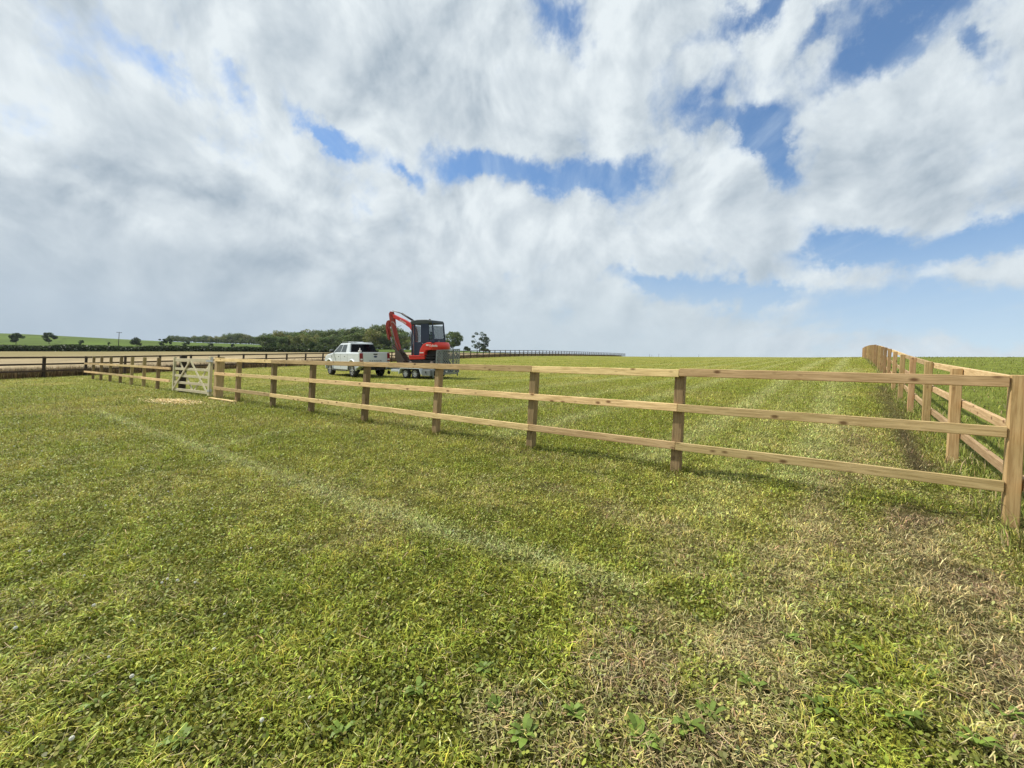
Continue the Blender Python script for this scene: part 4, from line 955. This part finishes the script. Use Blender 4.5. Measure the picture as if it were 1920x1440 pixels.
# utility pole
g = hit(222, 651); g = atpx(222, g.y); b_ = proj(g.x, g.y, g.z)[1]; ph = (b_-623)/F*g.y
Mp = paint('pole_timber', (.06, .05, .05), .9)
pr_ = empty('utility_pole', g); tag(pr_, 'thin utility pole with a crossarm rising out of the hedge', 'pole')
MB().tube([(0, 0, -.3), (0, 0, ph)], [.16, .11], 8).build('pole', Mp, pr_); MB().box((0, 0, ph-.15), (2.5, .16, .16)).build('crossarm', Mp, pr_)
for k in (-1.1, 0, 1.1): MB().tube([(k, 0, ph-.1), (k, 0, ph+.22)], .06, 6).build('insulator', Mp, pr_)
# thin stakes on the skyline
first_s = None
for (px_, ty) in ((1218, 664), (1222, 665.5), (1235, 663.5), (1310, 664.5), (1258, 666)):
    g = atpx(px_, 165); b_ = proj(g.x, g.y, g.z)[1]; h_ = (b_-ty)/F*165+.1
    if first_s is None: first_s = MB().tube([(0, 0, -.2), (0, 0, .5), (0, 0, 1)], [.05, .05, .04], 6).build('stake', Mp); o = first_s
    else: o = first_s.copy(); COL.objects.link(o)
    o.location = g; o.scale = (1, 1, h_); tag(o, 'thin dark stake on the skyline of the paddock', 'stake', 'stakes on the crest of the paddock')

HAZE = 0.0001
# ------------------------------------------------------------------ sky and light
SUN_EL, SUN_AZ = R(50), R(-76)      # azimuth from straight ahead, negative = left
def build_sky():
    w = bpy.data.worlds.new("World"); sc.world = w; w.use_nodes = True; nt = w.node_tree; L = nt.links.new
    for n in list(nt.nodes): nt.nodes.remove(n)
    def math_(op, a, b=None, c=None, clamp=False):
        n = nt.nodes.new('ShaderNodeMath'); n.operation = op; n.use_clamp = clamp
        for i, x in enumerate((a, b, c)):
            if x is None: continue
            if isinstance(x, (int, float)): n.inputs[i].default_value = x
            else: L(x, n.inputs[i])
        return n.outputs[0]
    def vec(op, a, b=None, s=None):
        n = nt.nodes.new('ShaderNodeVectorMath'); n.operation = op
        for i, x in enumerate((a, b)):
            if x is None: continue
            if isinstance(x, tuple): n.inputs[i].default_value = x
            else: L(x, n.inputs[i])
        if s is not None:
            if isinstance(s, (int, float)): n.inputs['Scale'].default_value = s
            else: L(s, n.inputs['Scale'])
        return n.outputs['Value'] if op in ('LENGTH', 'DOT_PRODUCT') else n.outputs[0]
    def mrange(x, a, b, c=0, d=1, smooth=True):
        n = nt.nodes.new('ShaderNodeMapRange'); n.interpolation_type = 'SMOOTHSTEP' if smooth else 'LINEAR'
        L(x, n.inputs[0])
        for i, v in zip((1, 2, 3, 4), (a, b, c, d)): n.inputs[i].default_value = v
        return n.outputs[0]
    def noise(v, s, det, ro, dist=0, col=False):
        n = nt.nodes.new('ShaderNodeTexNoise'); L(v, n.inputs['Vector']); n.inputs['Scale'].default_value = s; n.inputs['Detail'].default_value = det
        n.inputs['Roughness'].default_value = ro; n.inputs['Distortion'].default_value = dist
        return n.outputs['Color' if col else 0]
    def mix(f, a, b):
        n = nt.nodes.new('ShaderNodeMix'); n.data_type = 'RGBA'; L(f, n.inputs[0])
        for i, x in ((6, a), (7, b)):
            if isinstance(x, tuple): n.inputs[i].default_value = (*x, 1)
            else: L(x, n.inputs[i])
        return n.outputs[2]
    tc = nt.nodes.new('ShaderNodeTexCoord'); d0 = tc.outputs['Generated']
    vr = nt.nodes.new('ShaderNodeVectorRotate'); vr.rotation_type = 'Y_AXIS'; L(d0, vr.inputs['Vector']); vr.inputs['Angle'].default_value = SKYROT
    d = vr.outputs[0]
    sp = nt.nodes.new('ShaderNodeSeparateXYZ'); L(d, sp.inputs[0]); x, y, z = sp.outputs
    az = math_('ARCTAN2', x, y); hyp = math_('SQRT', math_('ADD', math_('MULTIPLY', x, x), math_('MULTIPLY', y, y))); el = math_('ARCTAN2', z, hyp)
    # plane of the cloud layer
    zz = math_('ADD', math_('MAXIMUM', math_('SUBTRACT', z, .04), 0), .16)
    cx = nt.nodes.new('ShaderNodeCombineXYZ'); L(math_('DIVIDE', x, zz), cx.inputs[0]); L(math_('DIVIDE', y, zz), cx.inputs[1]); P0 = cx.outputs[0]; P = vec('MULTIPLY', P0, (1.5, .75, 1))
    ce = nt.nodes.new('ShaderNodeCombineXYZ'); L(az, ce.inputs[0]); L(el, ce.inputs[1]); A = ce.outputs[0]
    wp = vec('SUBTRACT', noise(A, 5.5, 9, .68, 0, True), (.5, .5, .5)); A2 = vec('ADD', A, vec('SCALE', wp, s=.17))
    def blobs(lst, src=A2):
        acc = None
        for (px, py, rx, ry, ang, amt) in lst:
            a = math.atan((px-960)/F); e = math.atan((720-py)/F*math.cos(a)); k = math.cos(a)
            m = nt.nodes.new('ShaderNodeMapping'); m.vector_type = 'TEXTURE'; L(src, m.inputs[0])
            m.inputs['Location'].default_value = (a, e, 0); m.inputs['Rotation'].default_value = (0, 0, R(-ang)); m.inputs['Scale'].default_value = (rx/F*k*k*1.1, ry/F*k*1.1, 1)
            l = vec('LENGTH', m.outputs[0]); g = math_('POWER', .36788, math_('MULTIPLY', l, l))
            acc = math_('MULTIPLY', g, amt) if acc is None else math_('MULTIPLY_ADD', g, amt, acc)
        return acc
    holes = blobs([(900, 308, 75, 28, 5, 1.0), (1100, 325, 130, 28, 3, 1.0), (1452, 300, 34, 60, -25, 1.0), (1435, 235, 45, 26, 0, .7), (620, 252, 62, 16, 22, .85), (770, 325, 34, 12, 20, .6),
        (435, 178, 60, 18, 38, .40), (290, 118, 85, 26, 36, .42), (130, 60, 130, 32, 34, .30), (1030, 35, 55, 42, 50, .75), (1420, 8, 120, 26, 0, .8), (1545, 58, 60, 18, -15, .6),
        (1690, 50, 170, 48, -22, .85), (1850, 72, 22, 34, -30, .6), (1285, 195, 60, 30, -20, .5), (1345, 230, 50, 14, 5, .45), (1850, 145, 60, 20, 0, .3),
        (1590, 475, 85, 32, 8, 1.15), (1830, 455, 140, 42, -8, 1.15), (1240, 528, 95, 20, 8, 1.0), (1420, 560, 130, 20, 5, .95), (1700, 590, 220, 34, 0, 1.0), (1900, 620, 200, 30, 0, .8), (1560, 60, 380, 90, -8, .13), (300, 130, 280, 50, 36, .25), (650, 250, 170, 24, 12, .28), (1260, 190, 260, 60, -10, .05)])
    fills = blobs([(1800, 520, 85, 30, -10, .8), (1000, 200, 90, 60, 0, .4), (1300, 330, 90, 45, 10, .6), (1640, 200, 160, 110, -30, .5), (300, 450, 500, 130, 5, .4), (1050, 420, 200, 50, 0, .45), (700, 120, 300, 110, 0, .5), (1580, 620, 90, 12, 4, .5)])
    n1 = noise(P, 1.15, 10, .56, .25); n2 = noise(P, 3.6, 8, .6, .1); nf_ = noise(A, 9, 8, .62, .3)
    cov = math_('ADD', math_('MULTIPLY_ADD', n1, .9, .26), math_('MULTIPLY', math_('SUBTRACT', nf_, .5), 1.3))
    cov = math_('ADD', cov, math_('MULTIPLY', math_('SUBTRACT', noise(A, 22, 6, .6, .2), .5), .55))
    cov = math_('SUBTRACT', math_('MULTIPLY_ADD', fills, .35, cov), math_('MULTIPLY', holes, .90))
    dens = mrange(cov, .02, .64)
    # the light and grey of the cloud: thick undersides grey, edges towards the sun white
    sh = blobs([(400, 350, 160, 60, 0, .2), (370, 360, 60, 20, 0, .3), (760, 130, 190, 70, 10, .55), (1640, 300, 230, 55, -5, .6), (1330, 345, 80, 30, 0, .25), (720, 415, 70, 20, 10, .45),
        (120, 400, 260, 50, 5, .42), (250, 350, 150, 30, 5, .3), (250, 560, 700, 90, 0, .5), (650, 530, 300, 60, 0, .25), (1820, 545, 80, 12, 0, .35), (1800, 380, 200, 40, 0, .4)])
    A3 = vec('ADD', A, vec('SCALE', wp, s=.06))
    sh2 = blobs([(450, 362, 100, 30, 4, .95), (350, 352, 60, 16, 0, .4)], A3); lt2 = blobs([(395, 285, 45, 26, 0, .6), (470, 305, 36, 18, 25, .7), (515, 332, 22, 10, 35, .6)], A3)
    lt = blobs([(1700, 130, 100, 60, -30, .35), (1050, 435, 110, 28, 0, .35), (650, 18, 90, 26, 0, .45), (80, 190, 150, 60, 25, .12), (1320, 290, 60, 18, 20, .3), (620, 370, 100, 20, 5, .3), (100, 330, 240, 14, 22, .3), (1050, 110, 40, 60, 10, .3), (500, 240, 120, 30, 25, .25), (740, 290, 70, 20, 15, .25)])
    ns = noise(vec('ADD', P, (-.12, .04, 0)), 1.15, 10, .56, .25)
    rel = math_('SUBTRACT', n1, ns)
    lowf = mrange(el, R(5), R(26), .08, 1)
    na1 = noise(A, 5.0, 8, .58, .35); na2 = noise(vec('ADD', A, (-.035, .03, 0)), 5.0, 8, .58, .35)
    s = math_('MULTIPLY', math_('ADD', math_('MULTIPLY', rel, 1.3), math_('MULTIPLY', math_('SUBTRACT', n2, .5), .5)), lowf)
    s = math_('ADD', math_('ADD', s, .68), math_('MULTIPLY', math_('SUBTRACT', na1, na2), 2.9))
    hb = noise(vec('MULTIPLY', A2, (1.6, 13, 1)), 1.0, 6, .55, .2)
    s = math_('ADD', s, math_('MULTIPLY', math_('MULTIPLY', math_('SUBTRACT', hb, .5), .9), mrange(el, R(4), R(24), 1, .15)))
    s = math_('MULTIPLY_ADD', sh, -.62, s); s = math_('MULTIPLY_ADD', sh2, -.5, s); s = math_('MULTIPLY_ADD', lt2, .6, s); s = math_('MULTIPLY_ADD', lt, .8, s)
    s = mrange(s, -.12, 1.05, 0, 1, False)
    cloud = mix(s, (.35, .43, .51), (.80, .865, .895))
    st = nt.nodes.new('ShaderNodeTexSky'); st.sky_type = 'NISHITA'; st.sun_disc = False; st.sun_elevation = SUN_EL; st.sun_rotation = SUN_AZ
    st.air_density = 1.0; st.dust_density = .6; st.ozone_density = 2.0
    skyc = vec('SCALE', st.outputs[0], s=.15)
    hsn = nt.nodes.new('ShaderNodeHueSaturation'); hsn.inputs['Saturation'].default_value = 1.28; L(skyc, hsn.inputs['Color']); skyc = hsn.outputs[0]
    wv = noise(vec('MULTIPLY', P0, (3.4, .8, 1)), 1.6, 8, .6, .5)
    veil = mix(math_('ADD', mrange(el, R(2), R(18), .34, .04), math_('MULTIPLY', mrange(wv, .42, .72, 0, .34), mrange(el, R(8), R(22), .2, 1))), skyc, (.66, .77, .86))
    base = mix(dens, veil, cloud)
    # pale air near the horizon, thicker to the left
    hz = math_('MULTIPLY', mrange(el, R(3), R(19), .85, 0), mrange(az, R(10), R(46), 1, .30))
    hcol = mix(mrange(az, R(-48), R(5)), (.34, .44, .53), (.50, .60, .66))
    fin = mix(hz, base, hcol)
    bg = nt.nodes.new('ShaderNodeBackground'); L(fin, bg.inputs[0]); bg.inputs[1].default_value = .76
    out = nt.nodes.new('ShaderNodeOutputWorld'); L(bg.outputs[0], out.inputs[0])
    w.cycles.sampling_method = 'MANUAL'; w.cycles.sample_map_resolution = 512
SKYROT = ROLL
build_sky()
sl = bpy.data.lights.new('sun', 'SUN'); sl.energy = 4.5; sl.angle = R(2.0); sl.color = (1.0, .95, .86)
so = bpy.data.objects.new('sun', sl); COL.objects.link(so)
sd = Vector((math.cos(SUN_EL)*math.sin(SUN_AZ), math.cos(SUN_EL)*math.cos(SUN_AZ), math.sin(SUN_EL)))
so.rotation_euler = (-sd).to_track_quat('-Z', 'Y').to_euler(); so.location = sd*50
cam = bpy.data.cameras.new('camera'); co = bpy.data.objects.new('camera', cam); COL.objects.link(co); sc.camera = co
cam.sensor_width = 36; cam.lens = F/1920*36; cam.clip_end = 6000; cam.clip_start = .05
rt_, up_, bk_ = Vector((CR, 0, SR)), Vector((-SR, 0, CR)), Vector((0, -1, 0))
co.matrix_world = Matrix.Translation((0, 0, H)) @ Matrix((rt_, up_, bk_)).transposed().to_4x4()
sc.render.engine = 'CYCLES'; sc.view_settings.view_transform = 'Standard'; sc.view_settings.look = 'None'
sc.view_settings.exposure = 0.45; sc.view_settings.gamma = 1
sc.cycles.max_bounces = 6; sc.cycles.transparent_max_bounces = 12

def haze(dens):
    m = bpy.data.materials.new('haze'); m.use_nodes = True; nt = m.node_tree
    for n in list(nt.nodes):
        if n.type != 'OUTPUT_MATERIAL': nt.nodes.remove(n)
    pv = nt.nodes.new('ShaderNodeVolumePrincipled'); pv.inputs['Color'].default_value = (.80, .88, 1, 1); pv.inputs['Density'].default_value = dens
    nt.links.new(pv.outputs[0], nt.nodes['Material Output'].inputs['Volume'])
    mb = MB().box((0, 1640, 135), (6720, 10, 10)); mb.v = []; mb.f = []; mb.sm = []
    mb.box((0, 0, HZ0/2+HZ1/2), (6720, 6720, HZ1-HZ0)); o = mb.build('haze', m); o['kind'] = 'stuff'; o['label'] = 'thin summer haze over the fields'
if HAZE:
    HZ0 = float(min(gz(x, y) for x in (-3330, 0, 3330) for y in (-3330, 0, 3330, 1500)))-1; HZ1 = 460.0
    haze(HAZE)
